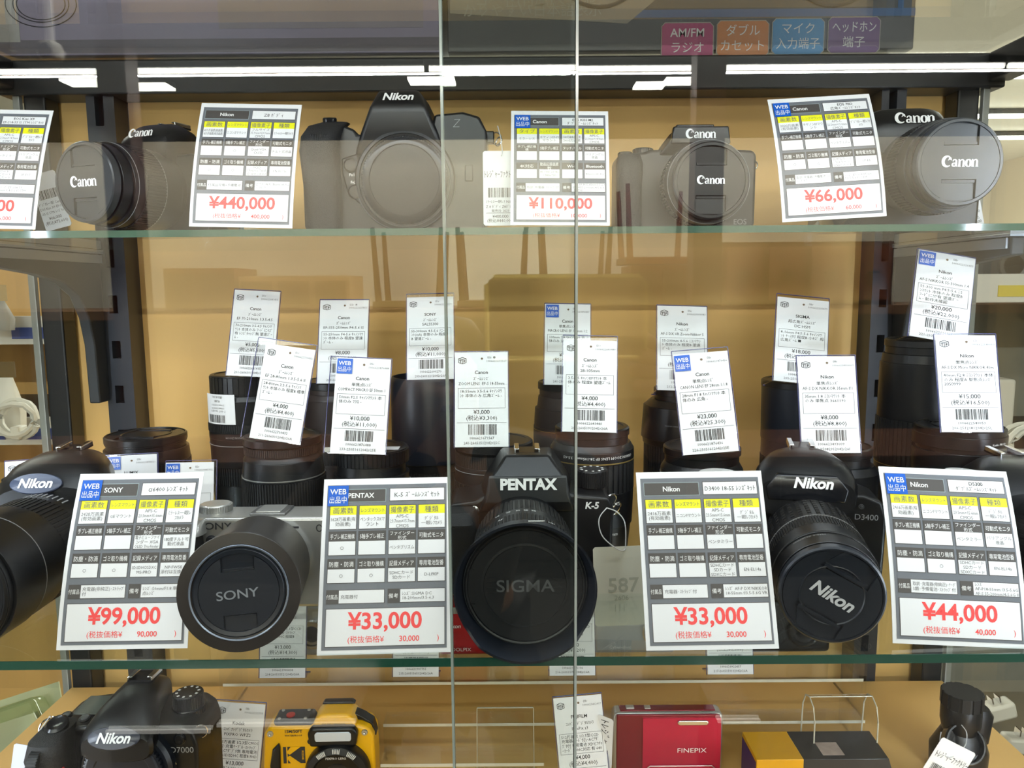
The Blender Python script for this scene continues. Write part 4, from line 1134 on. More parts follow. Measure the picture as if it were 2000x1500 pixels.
# ================= wide shelf =================
# 5. SLR cut by the picture edge, long lens
t = place('slr_camera', 'black camera with an oval name badge and a fat zoom lens', 150, 1050, 0.602, S2, yaw=3)
shell(t, [(-64, 3), (-60, 0), (58, 0), (62, 3), (63, 56), (58, 68), (44, 72), (-44, 72), (-58, 66), (-64, 54)], 46, BLACK)
grip(t, -50, 46, 2, 66, 15, 14)
hump(t, [(-30, 58, 92, 20, 2.6), (-14, 58, 102, 26, 2.6), (4, 56, 105, 33, 2.6), (18, 54, 102, 40, 2.6), (30, 52, 94, 42, 2.6), (40, 52, 84, 38, 2.6)])
hot_shoe(t, 2, 4, 104.5, 4)
g = G(); g.lathe([(19, 0), (19, 1.6), (18, 2.2), (0.5, 2.4)], 36, T(-6, -38.5, 86) @ RX(62) @ Matrix.Diagonal((1, 0.42, 1, 1))); g.obj('logo_badge', mat('steel_blue_badge', srgb(70, 78, 100), 0.3), t)
word(t, 'Nikon', -6, -40.9, 87.3, 7.2, bold=0.03, shear=0.22, tilt=28)
dial(t, -44, 6, 70, 12, 7)
dial(t, -44, 6, 77, 12.5, 4, RUBBER, name='command_dial')
g = G(); g.lathe([(4.5, 0), (4.5, 2), (3.6, 2.6), (0.3, 2.0)], 20, T(-26, -28, 64) @ RX(66)); g.obj('assist_lamp', CHROME, t)
M = lens_axis(4, -23, 43, tilt=1, yaw=-3)
barrel(t, [('b', 0, 10, 34, 35), ('b', 10, 40, 36.5, 37.5), ('k', 40, 64, 38.5, 70, 0.9), ('b', 64, 92, 38.6, 39.4), ('l', 90, 39.6, GREYINK, 0.4), ('b', 92, 122, 40, 40), ('b', 122, 126, 38, 38)], M)
pinch_cap(t, M @ T(0, 0, 124), 37.5, 'nikon')
g = G()
for i in range(9):
    a = 60 + i * 6
    g.box(-0.5, 0.5, 37.2, 37.7, 26, 33, M @ RZ(a - 90))
g.text('AF-S NIKKOR 18-140mm', 3.0, M @ RZ(-14) @ T(0, 36.7, 14) @ RX(-90))
g.text('1—', 6, T(30, -150, 46) @ FRONT, bold=0)
g.obj('lens_marks', GREYINK, t, smooth=False)

# 6. silver mirrorless with a thick hooded lens
t = place('mirrorless_camera', 'silver mirrorless camera with a thick dark lens beside the ¥99,000 card', 527, 1100, 0.548, S2, tilt=-2, back=24)
shell(t, [(-60, 4), (-57, 0), (57, 0), (60, 4), (60, 60), (57, 65), (50, 66.5), (-54, 66.5), (-59, 62)], 34, SILVER, bevel=2.5)
g = G(); g.sloft([(2, -52, -22, 11, 12, 3), (30, -52, -23, 10.5, 12, 3), (50, -52, -24, 11, 13, 3), (57, -52, -22, 10, 11, 3)]); g.obj('grip', LEATHER, t, angle=40)
g = G(); g.prism([(-41, 6), (-41, 46), (-58, 52), (-58, 6)], -17.6, -16); g.obj('leather_panel', LEATHER, t)
g = G(); g.sloft([(56, -50, -20, 11, 11, 3), (63, -50, -19, 10.5, 10, 3), (66, -48, -16, 8, 7, 3)]); g.obj('shutter_housing', SILVER, t, angle=40)
g = G(); g.box(-10, 16, -12, 12, 66.2, 68.4); g.obj('shoe_cover', mat('dark_silver', (0.2, 0.2, 0.2), 0.35, 0.7), t, bevel=0.8)
g = G(); g.box(-6, 12, -10, 10, 68.2, 69.2); g.obj('shoe_plate', SILVER, t, bevel=0.3)
dial(t, -40, 4, 66, 12, 5.5, SILVER, n=60)
word(t, 'SONY', -33, -17.3, 60.5, 5.2, INK, bold=0.012, sx=1.25)
g = G(); g.box(-7, -2, -17.4, -16.8, 58.4, 59.8).box(22, 27, -17.4, -16.8, 58.4, 59.8); g.obj('microphone_slots', INK, t, smooth=False)
word(t, 'α', 42, -17.3, 58.5, 7, INK, bold=0)
button(t, -36, -17, 50, 3.0, m=INK, name='assist_lamp')
M = lens_axis(0, -17, 35, tilt=5, yaw=9)
BRN = mat('warm_black_barrel', (0.028, 0.024, 0.022), 0.3, noise=0.1)
barrel(t, [('b', 0, 5, 29, 29), ('l', 3, 31.5, CHROME, 2.2), ('b', 5, 12, 31, 33.5)], M, main=SILVER)
g = G(); g.lathe([(33, 11), (34.5, 13), (35.8, 80), (36.6, 83), (36.4, 85.5), (29.6, 86), (29.0, 84), (26.5, 83.5)], 72, M); g.obj('hood', BRN, t, angle=25)
g = G(); g.lathe([(29.4, 86.4), (29.0, 87.0), (28.2, 86.6), (28.4, 85.8)], 64, M, closed=True); g.obj('filter_rim', mat('cool_grey_rim', (0.28, 0.33, 0.42), 0.25, 0.6), t)
c = pinch_cap(t, M @ T(0, 0, 83), 27.4, 'sony', face=mat('cap_blue_black', (0.016, 0.02, 0.028), 0.28, noise=0.1))
g = G(); g.text('SONY', 7.8, M @ T(-1, -1, 86.7) @ RZ(4), bold=0.01, sx=1.2); g.obj('cap_logo', mat('cap_print', (0.22, 0.24, 0.27), 0.4), c, smooth=False)

# 7. central SLR with petal hood
t = place('slr_camera', 'black camera in the middle with a wide petal hood over an embossed lens cap', 1030, 1100, 0.596, S2)
shell(t, [(-64, 3), (-60, 0), (60, 0), (64, 3), (66, 62), (62, 70), (40, 72), (30, 74), (-30, 74), (-40, 68), (-58, 66), (-64, 58)], 50, BLACK, bevel=3)
grip(t, -52, 50, 2, 64, 15, 16)
g = G()
g.loft([[(-38, 16, 66), (38, 16, 66), (37, -30, 60), (-37, -30, 60)], [(-34, 16, 80), (34, 16, 80), (29, -36, 79), (-29, -36, 79)], [(-27, 14, 91), (27, 14, 91), (28, -37, 88), (-28, -37, 88)], [(-20, 12, 102), (20, 12, 102), (17, -22, 103), (-17, -22, 103)]])
g.obj('viewfinder_hump', BLACK, t, bevel=2)
g = G(); g.loft([[(-29, -36.5, 78), (29, -36.5, 78), (34, -30, 62), (-34, -30, 62)], [(-29, -37.8, 89.5), (29, -37.8, 89.5), (29, -34, 90), (-29, -34, 90)]][::-1]); g.obj('logo_plate', DARKGREY, t, bevel=0.6)
word(t, 'PENTAX', 0, -38.4, 84.4, 8.2, bold=0.045, tilt=5, sx=0.98)
hot_shoe(t, 0, -2, 102.5, 2)
dial(t, 52, 4, 72, 12.5, 13, BLACK, WHITEINK, n=48)
word(t, 'K-5', 49, -25.4, 64, 5.2, bold=0.03, shear=0.15)
button(t, -41, -25, 60, 3.2, m=CHROME, name='flash_terminal')
lug(t, 65, -12, 64, 5.0, (20, 20, 30))
lug(t, 68, -16, 58, 6.5, (30, -35, 50))
M = lens_axis(-4, -25, 41, tilt=1.5)
barrel(t, [('b', 0, 8, 31, 32), ('b', 8, 30, 33, 34), ('k', 30, 56, 36, 60, 1.0), ('b', 56, 76, 36, 36), ('k', 76, 92, 38, 90, 0.8), ('b', 92, 100, 37.5, 38)], M)
g = G()
n = 72
def petal(th):
    c = math.cos(2 * th)
    return 123 - 6 * max(0, min(1, (c + 0.15) * 2.2))
for prof_ in (1,):
    r0 = [(38.5 * math.cos(2 * PI * i / n), 38.5 * math.sin(2 * PI * i / n), 94) for i in range(n)]
    r1 = [(42.5 * math.cos(2 * PI * i / n), 42.5 * math.sin(2 * PI * i / n), 108) for i in range(n)]
    r2 = [(44.5 * math.cos(2 * PI * i / n), 44.5 * math.sin(2 * PI * i / n), petal(2 * PI * i / n)) for i in range(n)]
    r3 = [(43.0 * math.cos(2 * PI * i / n), 43.0 * math.sin(2 * PI * i / n), petal(2 * PI * i / n)) for i in range(n)]
    r4 = [(38.0 * math.cos(2 * PI * i / n), 38.0 * math.sin(2 * PI * i / n), 104) for i in range(n)]
    g.loft([r0, r1, r2, r3, r4], M, cap0=False, cap1=False)
g.obj('petal_hood', NAVYB, t, angle=28)
c = pinch_cap(t, M @ T(0, 0, 106), 38.6, 'sigma', face=mat('cap_deep_black', (0.012, 0.013, 0.016), 0.38, noise=0.15))
g = G(); g.lathe([(38.9, 106.5), (38.9, 107.6), (38.3, 107.6), (38.3, 106.5)], 64, M, closed=True); g.obj('cap_rim_highlight', mat('rim_highlight_grey', (0.09, 0.1, 0.11), 0.25), t)  # thin grey ring drawn as the highlight on the cap's rim
g = G(); g.text('SIGMA', 11, M @ T(0, 0, 109.9), bold=0.01, sx=1.15); g.obj('embossed_logo', mat('emboss_black', (0.10, 0.104, 0.112), 0.3), c, smooth=False)
g = G()
for s_, a_, h_ in (('18', 118, 78), ('28', 106, 78), ('35', 96, 78), ('50', 88, 78), ('70', 80, 78), ('AF', 112, 100)):
    g.text(s_, 3.2, M @ RZ(a_ - 90) @ T(0, 38.3 if h_ < 90 else 40.8, h_ - 8) @ RX(-90), bold=0.01)
g.box(2, 12, 44.0, 44.4, 117, 117.9, M).text('UN', 3, M @ RZ(-22) @ T(0, 44.4, 112) @ RX(-90))
g.obj('lens_marks', WHITEINK, t, smooth=False)

# 8. SLR whose lens points down to the door
t = place('slr_camera', 'black camera with its capped lens pushed up to the door near the ¥44,000 card', 1560, 1010, 0.606, S2, yaw=-13)
shell(t, [(-62, 3), (-58, 0), (56, 0), (60, 3), (61, 52), (57, 64), (44, 69), (-42, 69), (-56, 64), (-62, 52)], 44, BLACK)
grip(t, -49, 44, 2, 62, 14, 14)
hump(t, [(-30, 56, 88, 20, 2.5), (-14, 56, 98, 25, 2.5), (2, 54, 101, 31, 2.6), (16, 52, 99, 37, 2.6), (28, 52, 91, 38, 2.8), (36, 52, 84, 35, 3)])
hot_shoe(t, 0, 6, 100.5, 6)
g = G(); g.loft([[(-28, -37, 66), (28, -37, 66), (28, -30, 64), (-28, -30, 64)], [(-30, -38.5, 76), (30, -38.5, 76), (30, -30, 77), (-30, -30, 77)], [(-22, -35, 86), (22, -35, 86), (22, -28, 87), (-22, -28, 87)]]); g.obj('logo_plate', BLACKG, t, bevel=1.2)
word(t, 'Nikon', 4, -37.6, 80.6, 8.2, bold=0.035, shear=0.24, tilt=20)
dial(t, -44, 2, 68, 11, 7)
word(t, 'D3400', 46, -22.4, 52, 4.6, GREYINK, bold=0.0)
button(t, 42, -22, 60, 1.2, m=INK, name='microphone_hole', h=0.8)
M = lens_axis(2, -22, 37.5, tilt=-1.8)
g = G()
barrel(t, [('b', 0, 8, 28.5, 29.5), ('l', 9, 30.6, DARKGREY, 0.5), ('b', 8, 24, 30, 32), ('b', 24, 62, 33.4, 33.8), ('l', 62, 34.6, GREYINK, 0.5), ('k', 63, 78, 34.6, 110, 0.9), ('b', 78, 96, 34.2, 34.2), ('l', 95, 34.6, DARKGREY, 0.5), ('b', 96, 112, 33.6, 33.0), ('b', 112, 117, 31, 31)], M)
for j in range(7):
    for i in range(36):
        g.box(-1.3, 1.3, 33.2, 34.4, 27 + j * 5, 30.4 + j * 5, M @ RZ(i * 10))
g.obj('grip_ring', RUBBER, t, smooth=False)
g = G(); wrap(g, 'MADE IN JAPAN', 33.9, 100, 2.2, 112, 0); g.v = [tuple(M @ Vector(p)) for p in g.v]; g.obj('lens_marks', GREYINK, t, smooth=False)
c = pinch_cap(t, M @ T(0, 0, 116) @ RZ(-28), 32.5, 'nikon', face=MATS['cap_blue_black'])
g = G(); g.text('Nikon', 11.5, M @ T(0, 0, 120.5) @ RZ(-30), bold=0.03, shear=0.22); g.obj('cap_logo', mat('cap_white_print', (0.62, 0.64, 0.68), 0.4), c, smooth=False)

# 9. SLR hidden behind the end card
t = place('slr_camera', 'black camera mostly hidden behind the ¥44,000 card', 1960, 1050, 0.585, S2, yaw=4)
shell(t, [(-62, 3), (-58, 0), (58, 0), (62, 3), (63, 54), (58, 66), (44, 70), (-42, 70), (-57, 64), (-62, 54)], 44, BLACK)
grip(t, -49, 44, 2, 64, 14, 14)
hump(t, [(-30, 56, 86, 20, 2.5), (-14, 56, 95, 25, 2.5), (2, 54, 98, 31, 2.6), (16, 52, 95, 37, 2.6), (28, 52, 85, 38, 2.8), (36, 52, 77, 35, 3)])
hot_shoe(t, 0, 6, 97.5, 6)
M = lens_axis(2, -22, 42, tilt=-1)
barrel(t, [('b', 0, 8, 31, 32), ('b', 8, 24, 32, 32.6), ('k', 24, 52, 34, 70, 0.9), ('b', 52, 62, 33.6, 33)], M)
pinch_cap(t, M @ T(0, 0, 63), 32, 'nikon')
# ------------------------------------------------------------------ more small tags, behind the cameras and on the lower shelf
def tag_text(k):
    return dict(num='100662%d' % (1871000 + k * 7351), digits='100662%d' % (1871000 + k * 7351), foot='2%02d-2605%d12042r26A' % (k + 10, 1500 + k * 13))
small_tag('small tag with a blue sticker half hidden behind the camera with the oval badge', (258, 1048), (256, 889), 0.675, 0.69, 47, '09r', maker='LUMIX', kind_='ｽﾞｰﾑﾚﾝｽﾞ', model='G VARIO 12-32mm', box='12-32mm', price='¥9,000', tax='(税込¥9,900)', web=True, stand=(0.6, 0.8), **tag_text(1))
small_tag('small tag with a blue sticker in a shiny clear stand behind the ¥99,000 card', (368, 1062), (371, 903), 0.640, 0.655, 42, '02r', maker='SONY', kind_='単焦点ﾚﾝｽﾞ', model='E 50mm F1.8', box='50mm', price='¥12,000', tax='(税込¥13,200)', web=True, stand=(2, 1.5), side=-1, **tag_text(2))
small_tag('small tag peeping out behind the dials of the camera with the oval badge', (62, 1060), (60, 899), 0.655, 0.67, 46, '04r', maker='Nikon', kind_='ｽﾞｰﾑﾚﾝｽﾞ', model='AF-S 18-140mm', box='18-140mm', price='¥15,000', tax='(税込¥16,500)', stand=(0.6, 0.6), **tag_text(3))
ZR = at(1000, 1291, 0.79).z       # upper step of the clear riser
ZL = at(1000, 1324, 0.745).z      # its lower ledge
def low_tag(label, px, k, price, tax, w=47, dx=0.0, **kw):
    Pb = at(px, 1318, 0.748)
    Pb = Vector((Pb.x, 0.748, ZL + 0.0004))
    Pt = Vector((Pb.x + dx, 0.766, ZL + 0.083))
    return small_tag(label, Pb, Pt, 0, 0, w, '0%dr' % k, maker=kw.get('maker', 'Canon'), kind_='ｺﾝﾊﾟｸﾄﾃﾞｼﾞﾀﾙｶﾒﾗ', model=kw.get('model', 'IXY'), box=kw.get('box', '1010万画素 1/2.3型CCD\n取説･充電器･ｽﾄﾗｯﾌﾟ\n付 SD･SDHC 程度B'), price=price, tax=tax, stand=(0.8, 0.8), foot_len=20, **tag_text(k))
low_tag('small ¥13,000 tag seen through the wide shelf under the thick dark lens', 551, 4, '¥13,000', '(税込¥14,300)')
low_tag('small tag whose foot shows below the stickered ¥33,000 card', 812, 5, '¥9,000', '(税込¥9,900)')
low_tag('small tag seen through the wide shelf beside the petal hood', 1118, 6, '¥2,000', '(税込¥2,200)')
low_tag('small tag whose foot shows below the plain ¥33,000 card', 1427, 7, '¥6,000', '(税込¥6,600)')
Pt = at(470, 1373, 0.675)
small_tag('small ¥13,000 tag standing beside the yellow camera', Vector((Pt.x - 0.006, 0.655, Pt.z - 0.082)), Pt, 0, 0, 46.5, '08r', '1006623232703', 'Kodak', 'ｺﾝﾊﾟｸﾄﾃﾞｼﾞﾀﾙｶﾒﾗ', 'PIXPRO WPZ2', '1635万画素 1/2.3型CMOS\n取説･充電ｹｰﾌﾞﾙ･ｽﾄﾗｯﾌﾟ\n付 ACｱﾀﾞﾌﾟﾀ無 専用電池\nmicroSD/SDHC 程度B FHD', '¥13,000', '(税込¥14,300)', '1006623232703', '208-26051612042r26H', stand=(0.8, 1.2))
Pt = at(1127, 1360, 0.66)
small_tag('small ¥4,000 tag leaning beside the red camera', Vector((Pt.x + 0.007, 0.642, Pt.z - 0.082)), Pt, 0, 0, 44, '09r', '1006623402497', 'FUJIFILM', 'ｺﾝﾊﾟｸﾄﾃﾞｼﾞﾀﾙｶﾒﾗ', 'FinePix z3', '512万画素 1/2.5型CCD\n充電器(ｺｰﾄﾞ付)･ACｱﾀﾞ\nﾌﾟﾀ付 専用電池 XDピｸﾁｬ\nｰｶｰﾄﾞ SDHC対応 有 640', '¥4,000', '(税込¥4,400)', '1006623402497', '209-26051612042r26I', stand=(0.6, 0.8))

# ------------------------------------------------------------------ clear risers
def riser(label, x0, x1, y0, y1, z0, z1, front=True):
    t = thing('clear_riser', label, 'display stand', ((x0 + x1) / 2, (y0 + y1) / 2, z0), group='clear acrylic risers')
    w, d, h = (x1 - x0) * 500, (y1 - y0) * 500, (z1 - z0) * 1000
    G().box(-w, w, -d, d, h - 3, h).obj('top_plate', ACRYL, t, smooth=False)
    for s in (-1, 1):
        G().box(s * w - (3 if s > 0 else 0), s * w + (0 if s > 0 else 3), -d, d, 0, h - 3).obj('side_plate', ACRYL, t, smooth=False)
    g = G(); g.box(-w, w, -d - 0.3, -d, h - 3, h); g.obj('front_edge', ACRYLW, t, smooth=False)
    return t
riser('long clear riser step under the row of compact cameras', at(430, 1300, 0.79).x, at(1690, 1300, 0.79).x, 0.785, 0.862, S3, ZR)
riser('low clear ledge in front of the long riser step', at(440, 1324, 0.745).x, at(1680, 1324, 0.745).x, 0.738, 0.784, S3, ZL)
zd = S3 + 0.055
xd = at(248, 1440, 0.565).x
riser('clear riser under the camera with the red grip mark', xd - 0.075, xd + 0.075, 0.525, 0.62, S3, zd)
def easel(label, px0, px1, py, Y, h):
    a, b = at(px0, py, Y), at(px1, py, Y)
    w = (b.x - a.x) * 500
    top = min(h, (a.z - S3) * 1000)
    t = thing('clear_easel', label, 'display stand', ((a.x + b.x) / 2, Y, S3), group='empty clear acrylic easels')
    M = RX(-12)
    g = G(); g.box(-w, w, -1, 1, 1, top, M); g.box(-w, w, -14, -1, 1, 3); g.box(-w, w, -16, -14, 1, 12)
    g.obj('back_sheet', ACRYL, t, smooth=False)
    g = G(); g.box(-w, w, -1.1, 1.1, top, top + 0.7, M); g.box(-w - 0.6, -w, -1, 1, 1, top, M); g.box(w, w + 0.6, -1, 1, 1, top, M)
    g.obj('sheet_edge', ACRYLW, t, smooth=False)
    return t
easel('empty clear easel between the yellow camera and the leaning ¥4,000 tag', 931, 1042, 1394, 0.70, 90)
zm = at(1200, 1411, 0.714).z
riser('middle clear riser step behind the crimson camera', at(748, 1411, 0.714).x, at(1690, 1411, 0.714).x, 0.7145, 0.7365, S3, zm)
riser('lowest clear step in front of the empty easel', at(745, 1491, 0.66).x, at(1062, 1491, 0.66).x, 0.655, 0.683, S3, at(900, 1491, 0.655).z)
a = at(1655, 1376, 0.68)
t = thing('clear_stand', 'empty clear stand with a curved crest above the yellow and black box', 'display stand', (a.x, 0.68, S3))
hh = (a.z - S3) * 1000
path = [(0, 0), (0, hh * 0.75), (4, hh * 0.93), (14, hh), (24, hh * 0.96), (30, hh * 0.8), (34, 0)]
g = G()
for off, nm in ((0, 0),):
    for i in range(len(path) - 1):
        (y0, z0), (y1, z1) = path[i], path[i + 1]
        g.add([(-30, y0, z0), (30, y0, z0), (30, y1, z1), (-30, y1, z1)], [(0, 1, 2, 3)])
g.obj('curved_sheet', ACRYL, t)
g = G()
for x in (-30, 30):
    g.tube([(x, y, z) for y, z in path], 0.7, 6)
g.tube([(-30, 14, hh), (30, 14, hh)], 0.5, 6)
g.obj('sheet_edge', ACRYLW, t)

# ------------------------------------------------------------------ hanging tags on strings
STRM = mat('clear_string', (0.55, 0.55, 0.55), 0.25, spec=0.8)
def hang_tag(label, c, Y, w, h, roll, rows, ink=INK, string=None, yaw=0, cat='tag', lean=0, pap=PAPER):
    P = at(c[0], c[1], Y)
    M = T(*P) @ RZ(yaw) @ RX(-lean) @ RY(roll)
    o = thing('hang_tag', label, cat, M=M, group='white hanging tags')
    g = G()
    r = 1.5
    g.prism([(-w / 2 + r, -h / 2), (w / 2 - r, -h / 2), (w / 2, -h / 2 + r), (w / 2, h / 2 - r), (w / 2 - r, h / 2), (-w / 2 + r, h / 2), (-w / 2, h / 2 - r), (-w / 2, -h / 2 + r)], 0, 0.4)
    g.obj('card', pap, o, smooth=False)
    g = G()
    for s, x, z, cap, b, rot in rows:
        if s == '|||':
            rb = random.Random(int(w * 7))
            u = -w * 0.36
            while u < w * 0.36:
                q = rb.choice((0.3, 0.3, 0.6, 0.9))
                g.box(u, u + q, -0.22, -0.15, z - cap, z + cap)
                u += q + rb.choice((0.3, 0.5, 0.7))
            continue
        if s == '---':
            g.box(-w * 0.42, w * 0.42, -0.22, -0.15, z, z + 0.3)
            continue
        vs, fs = text2d(s, 'CENTER', b, 0)
        k = cap / 0.727
        ww = max(p[0] for p in vs) - min(p[0] for p in vs)
        lim = (h if abs(rot) > 45 else w) * 0.92
        sx = min(1, lim / (ww * k))
        yc = (min(p[1] for p in vs) + max(p[1] for p in vs)) / 2
        g.add([(p[0] * k * sx, (p[1] - yc) * k, 0.2) for p in vs], fs, T(x, 0, z) @ FRONT @ RZ(rot))
    g.obj('lettering', ink, o, smooth=False)
    if string:
        g = G()
        Mi = M.inverted()
        pts = [Mi @ at(px, py, yy) * 1000 for px, py, yy in string]
        out = []
        for i in range(len(pts) - 1):
            p0, p1, p2, p3 = pts[max(i - 1, 0)], pts[i], pts[i + 1], pts[min(i + 2, len(pts) - 1)]
            for j in range(6):
                u = j / 6
                out.append(0.5 * ((2 * p1) + (p2 - p0) * u + (2 * p0 - 5 * p1 + 4 * p2 - p3) * u * u + (3 * p1 - p0 - 3 * p2 + p3) * u ** 3))
        out.append(pts[-1])
        g.tube(out, 0.45, 6)
        g.obj('string', STRM, o)
    return o
TRE = 'ﾄﾚｼﾞｬｰﾌｧｸﾄﾘｰ'
hang_tag('white hang tag beside the large lensless body, cut by the ¥110,000 card', (977, 368), 0.668, 29, 62, 0, [(TRE, 0, 12, 5.0, 0.0, 0), ('|||', 0, -3.5, 4.0, 0, 0), ('ﾐﾗｰﾚｽ一眼ﾚﾌ Nikon', 0, -11, 2.2, 0, 0), ('Z 8 ﾎﾞﾃﾞｨ Z8ﾎﾞﾃﾞｨ', 0, -15, 2.2, 0, 0), ('発売日: 2023', 0, -18.6, 2.0, 0, 0), ('---', 0, -20.6, 0, 0, 0), ('¥400,000', 0, -23.4, 2.6, 0, 0), ('(税込¥440,000)', 0, -27, 2.6, 0, 0)], string=[(972, 246, 0.672), (978, 270, 0.668), (981, 296, 0.667), (979, 305, 0.667)])
hang_tag('greyish hang tag tucked behind the half visible top shelf card', (98, 392), 0.700, 24, 50, -14, [('|||', 0, 6, 4.0, 0, 0), ('ﾃﾞｼﾞﾀﾙ一眼 Canon', 0, -2, 2.2, 0, 0), ('EOS Kiss X9 EF-S18', 0, -6, 2.2, 0, 0), ('-55 IS STM ﾚﾝｽﾞｷｯﾄ', 0, -10, 2.2, 0, 0), ('¥66,000', 0, -15, 2.6, 0, 0), ('(税込¥72,600)', 0, -19, 2.6, 0, 0)])
hang_tag('sliver of a hang tag behind the lens cap at the cabinet end', (1903, 410), 0.700, 13, 30, -14, [('|||', 0, 8, 3, 0, 0), ('66,000', 0, -2, 2.4, 0, 0), ('税込', 0, -7, 2.4, 0, 0), ('72,600', 0, -11, 2.4, 0, 0)])
hang_tag('cream hang tag reading 587 on a clear string beside the petal hood', (1212, 1145), 0.555, 40, 62, -2, [('587', 2, 1, 11.5, 0.012, 0), ('2606··', 2, -9, 4, 0.0, 0), ('| | |', -1, -17, 4.4, 0.0, 0)], ink=mat('faded_grey_ink', srgb(176, 176, 160), 0.5), pap=mat('cream_tag', srgb(214, 212, 196), 0.45, noise=0.03), string=[(1185, 992, 0.568), (1170, 1014, 0.560), (1176, 1046, 0.555), (1202, 1070, 0.552), (1219, 1075, 0.5545), (1222, 1056, 0.556), (1220, 1020, 0.560), (1205, 1000, 0.565), (1185, 992, 0.568)])
hang_tag('hang tag with big slanted lettering beside the crimson camera', (1180, 1462), 0.652, 16, 62, 2, [(TRE, 1, 0, 7, 0.01, -88)], yaw=-35)
hang_tag('bluish hang tag dangling beside the camera with the red grip mark', (58, 1508), 0.565, 30, 44, 12, [('¥', 0, -10, 3, 0, 0)], string=[(98, 1398, 0.555), (70, 1440, 0.555), (68, 1462, 0.560), (66, 1478, 0.564)], pap=mat('bluish_tag', srgb(196, 200, 218), 0.5))
hang_tag('hang tag on a looped string on the black scope at the cabinet end', (1846, 1500), 0.655, 36, 50, 28, [(TRE, 1, 10, 5.5, 0.015, 2), ('|||', 0, -4, 4, 0, 0)], string=[(1838, 1430, 0.672), (1836, 1452, 0.662), (1846, 1476, 0.655), (1860, 1478, 0.655), (1884, 1458, 0.660), (1888, 1432, 0.668), (1878, 1416, 0.675)])

# ------------------------------------------------------------------ compact cameras on the riser
REDP = mat('red_metal', (0.50, 0.006, 0.014), 0.25, 0.55, noise=0.08)
def compact(label, px, Y, z, W, H, D, m, lens_x=18, lens_r=17, lm=SILVER, bevel=5):
    t = place('compact_camera', label, px, 1250, Y, z, group='compact cameras on the lower shelf')
    shell(t, [(-W / 2, 0), (W / 2, 0), (W / 2, H), (-W / 2, H)], D, m, bevel=bevel, segs=3)
    if lens_r:
        M = lens_axis(lens_x, -D / 2, H * 0.46)
        g = G(); g.lathe([(lens_r, -1), (lens_r, 3), (lens_r - 1.5, 4.5), (lens_r - 4, 4.5), (lens_r - 5, 2.5), (0.5, 2.5)], 40, M); g.obj('lens_ring', lm, t, angle=30)
        g = G(); g.lathe([(lens_r * 0.55, 2.4), (lens_r * 0.5, 3.2), (0.5, 3.6)], 32, M); g.obj('lens_glass', BLACKG, t)
    g = G(); g.box(-W * 0.32, -W * 0.16, -D / 2 - 0.5, -D / 2 + 1, H * 0.78, H * 0.9); g.obj('flash_window', mat('flash_glass', (0.6, 0.6, 0.6), 0.15), t, bevel=0.5)
    g = G(); g.box(-W * 0.3, -W * 0.12, -3, 3, H, H + 2); g.obj('shutter_button', SILVER, t, bevel=0.8)
    return t
t = compact('red compact camera peeping out beside the petal hood', 940, 0.815, ZR, 94, 62, 24, REDP, 24, 18)
g = G(); g.text('COOLPIX', 5.6, T(-24, -12.3, 7) @ FRONT, sx=1.1); g.text('Nikon', 6.4, T(-30, -12.3, 34) @ FRONT, bold=0.02, shear=0.2); g.obj('lettering', WHITEINK, t, smooth=False)
t = compact('silver compact camera behind the cream 587 tag', 1236, 0.815, ZR, 92, 58, 22, mat('pale_silver', (0.5, 0.53, 0.58), 0.3, 0.7, noise=0.05), 26, 18, CHROME)
g = G(); g.text('Cyber-shot', 5.2, T(-16, -11.3, 8) @ FRONT, bold=0.0); g.obj('lettering', WHITEINK, t, smooth=False)
compact('compact camera mostly hidden behind the stickered ¥33,000 card', 668, 0.815, ZR, 92, 58, 22, MATS['pale_silver'], -30, 17, CHROME)
compact('black compact camera under the lens pushed up to the door', 1530, 0.815, ZR, 96, 60, 24, BLACK, 18, 19, BLACKG)

# SLR body on its own riser
t = place('slr_camera', 'black lensless camera with a red grip mark on the lower shelf', 280, 1440, 0.588, zd, yaw=0)
shell(t, [(-68, 3), (-64, 0), (50, 0), (54, 3), (55, 60), (52, 71), (44, 77), (32, 77), (-30, 77), (-54, 74), (-64, 68), (-68, 56)], 52, BLACK, bevel=4)
g = G(); g.sloft([(2, -53, -32, 15, 14, 3), (40, -53, -34, 14, 15, 3), (62, -54, -36, 15, 17, 3), (74, -53, -33, 14, 16, 3), (79, -51, -28, 11, 12, 3)]); g.obj('grip', LEATHER, t, angle=40)
g = G(); g.tube([(-67, -44, 50), (-60, -50, 45), (-50, -50.5, 46), (-38, -46, 56)], [1.0, 2.6, 2.2, 0.8], 8); g.obj('red_grip_mark', mat('red_rubber', (0.55, 0.015, 0.015), 0.4), t)
hump(t, [(-26, 66, 92, 14, 3.4), (-10, 66, 100, 16, 3.4), (6, 64, 99, 19, 3.2), (20, 60, 95, 24, 3.0), (32, 56, 89, 28, 2.8), (40, 56, 83, 28, 3), (43, 58, 79, 26, 3)])
hot_shoe(t, 0, 10, 99.5, -4)
g = G(); g.lathe([(20, 0), (20, 1.6), (19, 2.2), (0.5, 2.4)], 36, T(0, -42, 77) @ RX(60) @ Matrix.Diagonal((1, 0.42, 1, 1))); g.obj('logo_badge', mat('navy_badge', (0.03, 0.035, 0.055), 0.3), t)
word(t, 'Nikon', 0, -44.4, 78.4, 7.4, bold=0.03, shear=0.22, tilt=30)
dial(t, 37, 4, 76, 12, 12, BLACK, WHITEINK)
dial(t, 37, 4, 72, 14, 5, BLACKG, name='release_dial')
g = G(); g.prism([(-24, 77.2), (-52, 77.2), (-50, 78.2), (-25, 78.2)], -10, 18); g.obj('lcd_window', mat('lcd_grey', (0.10, 0.11, 0.09), 0.12), t, bevel=0.5)
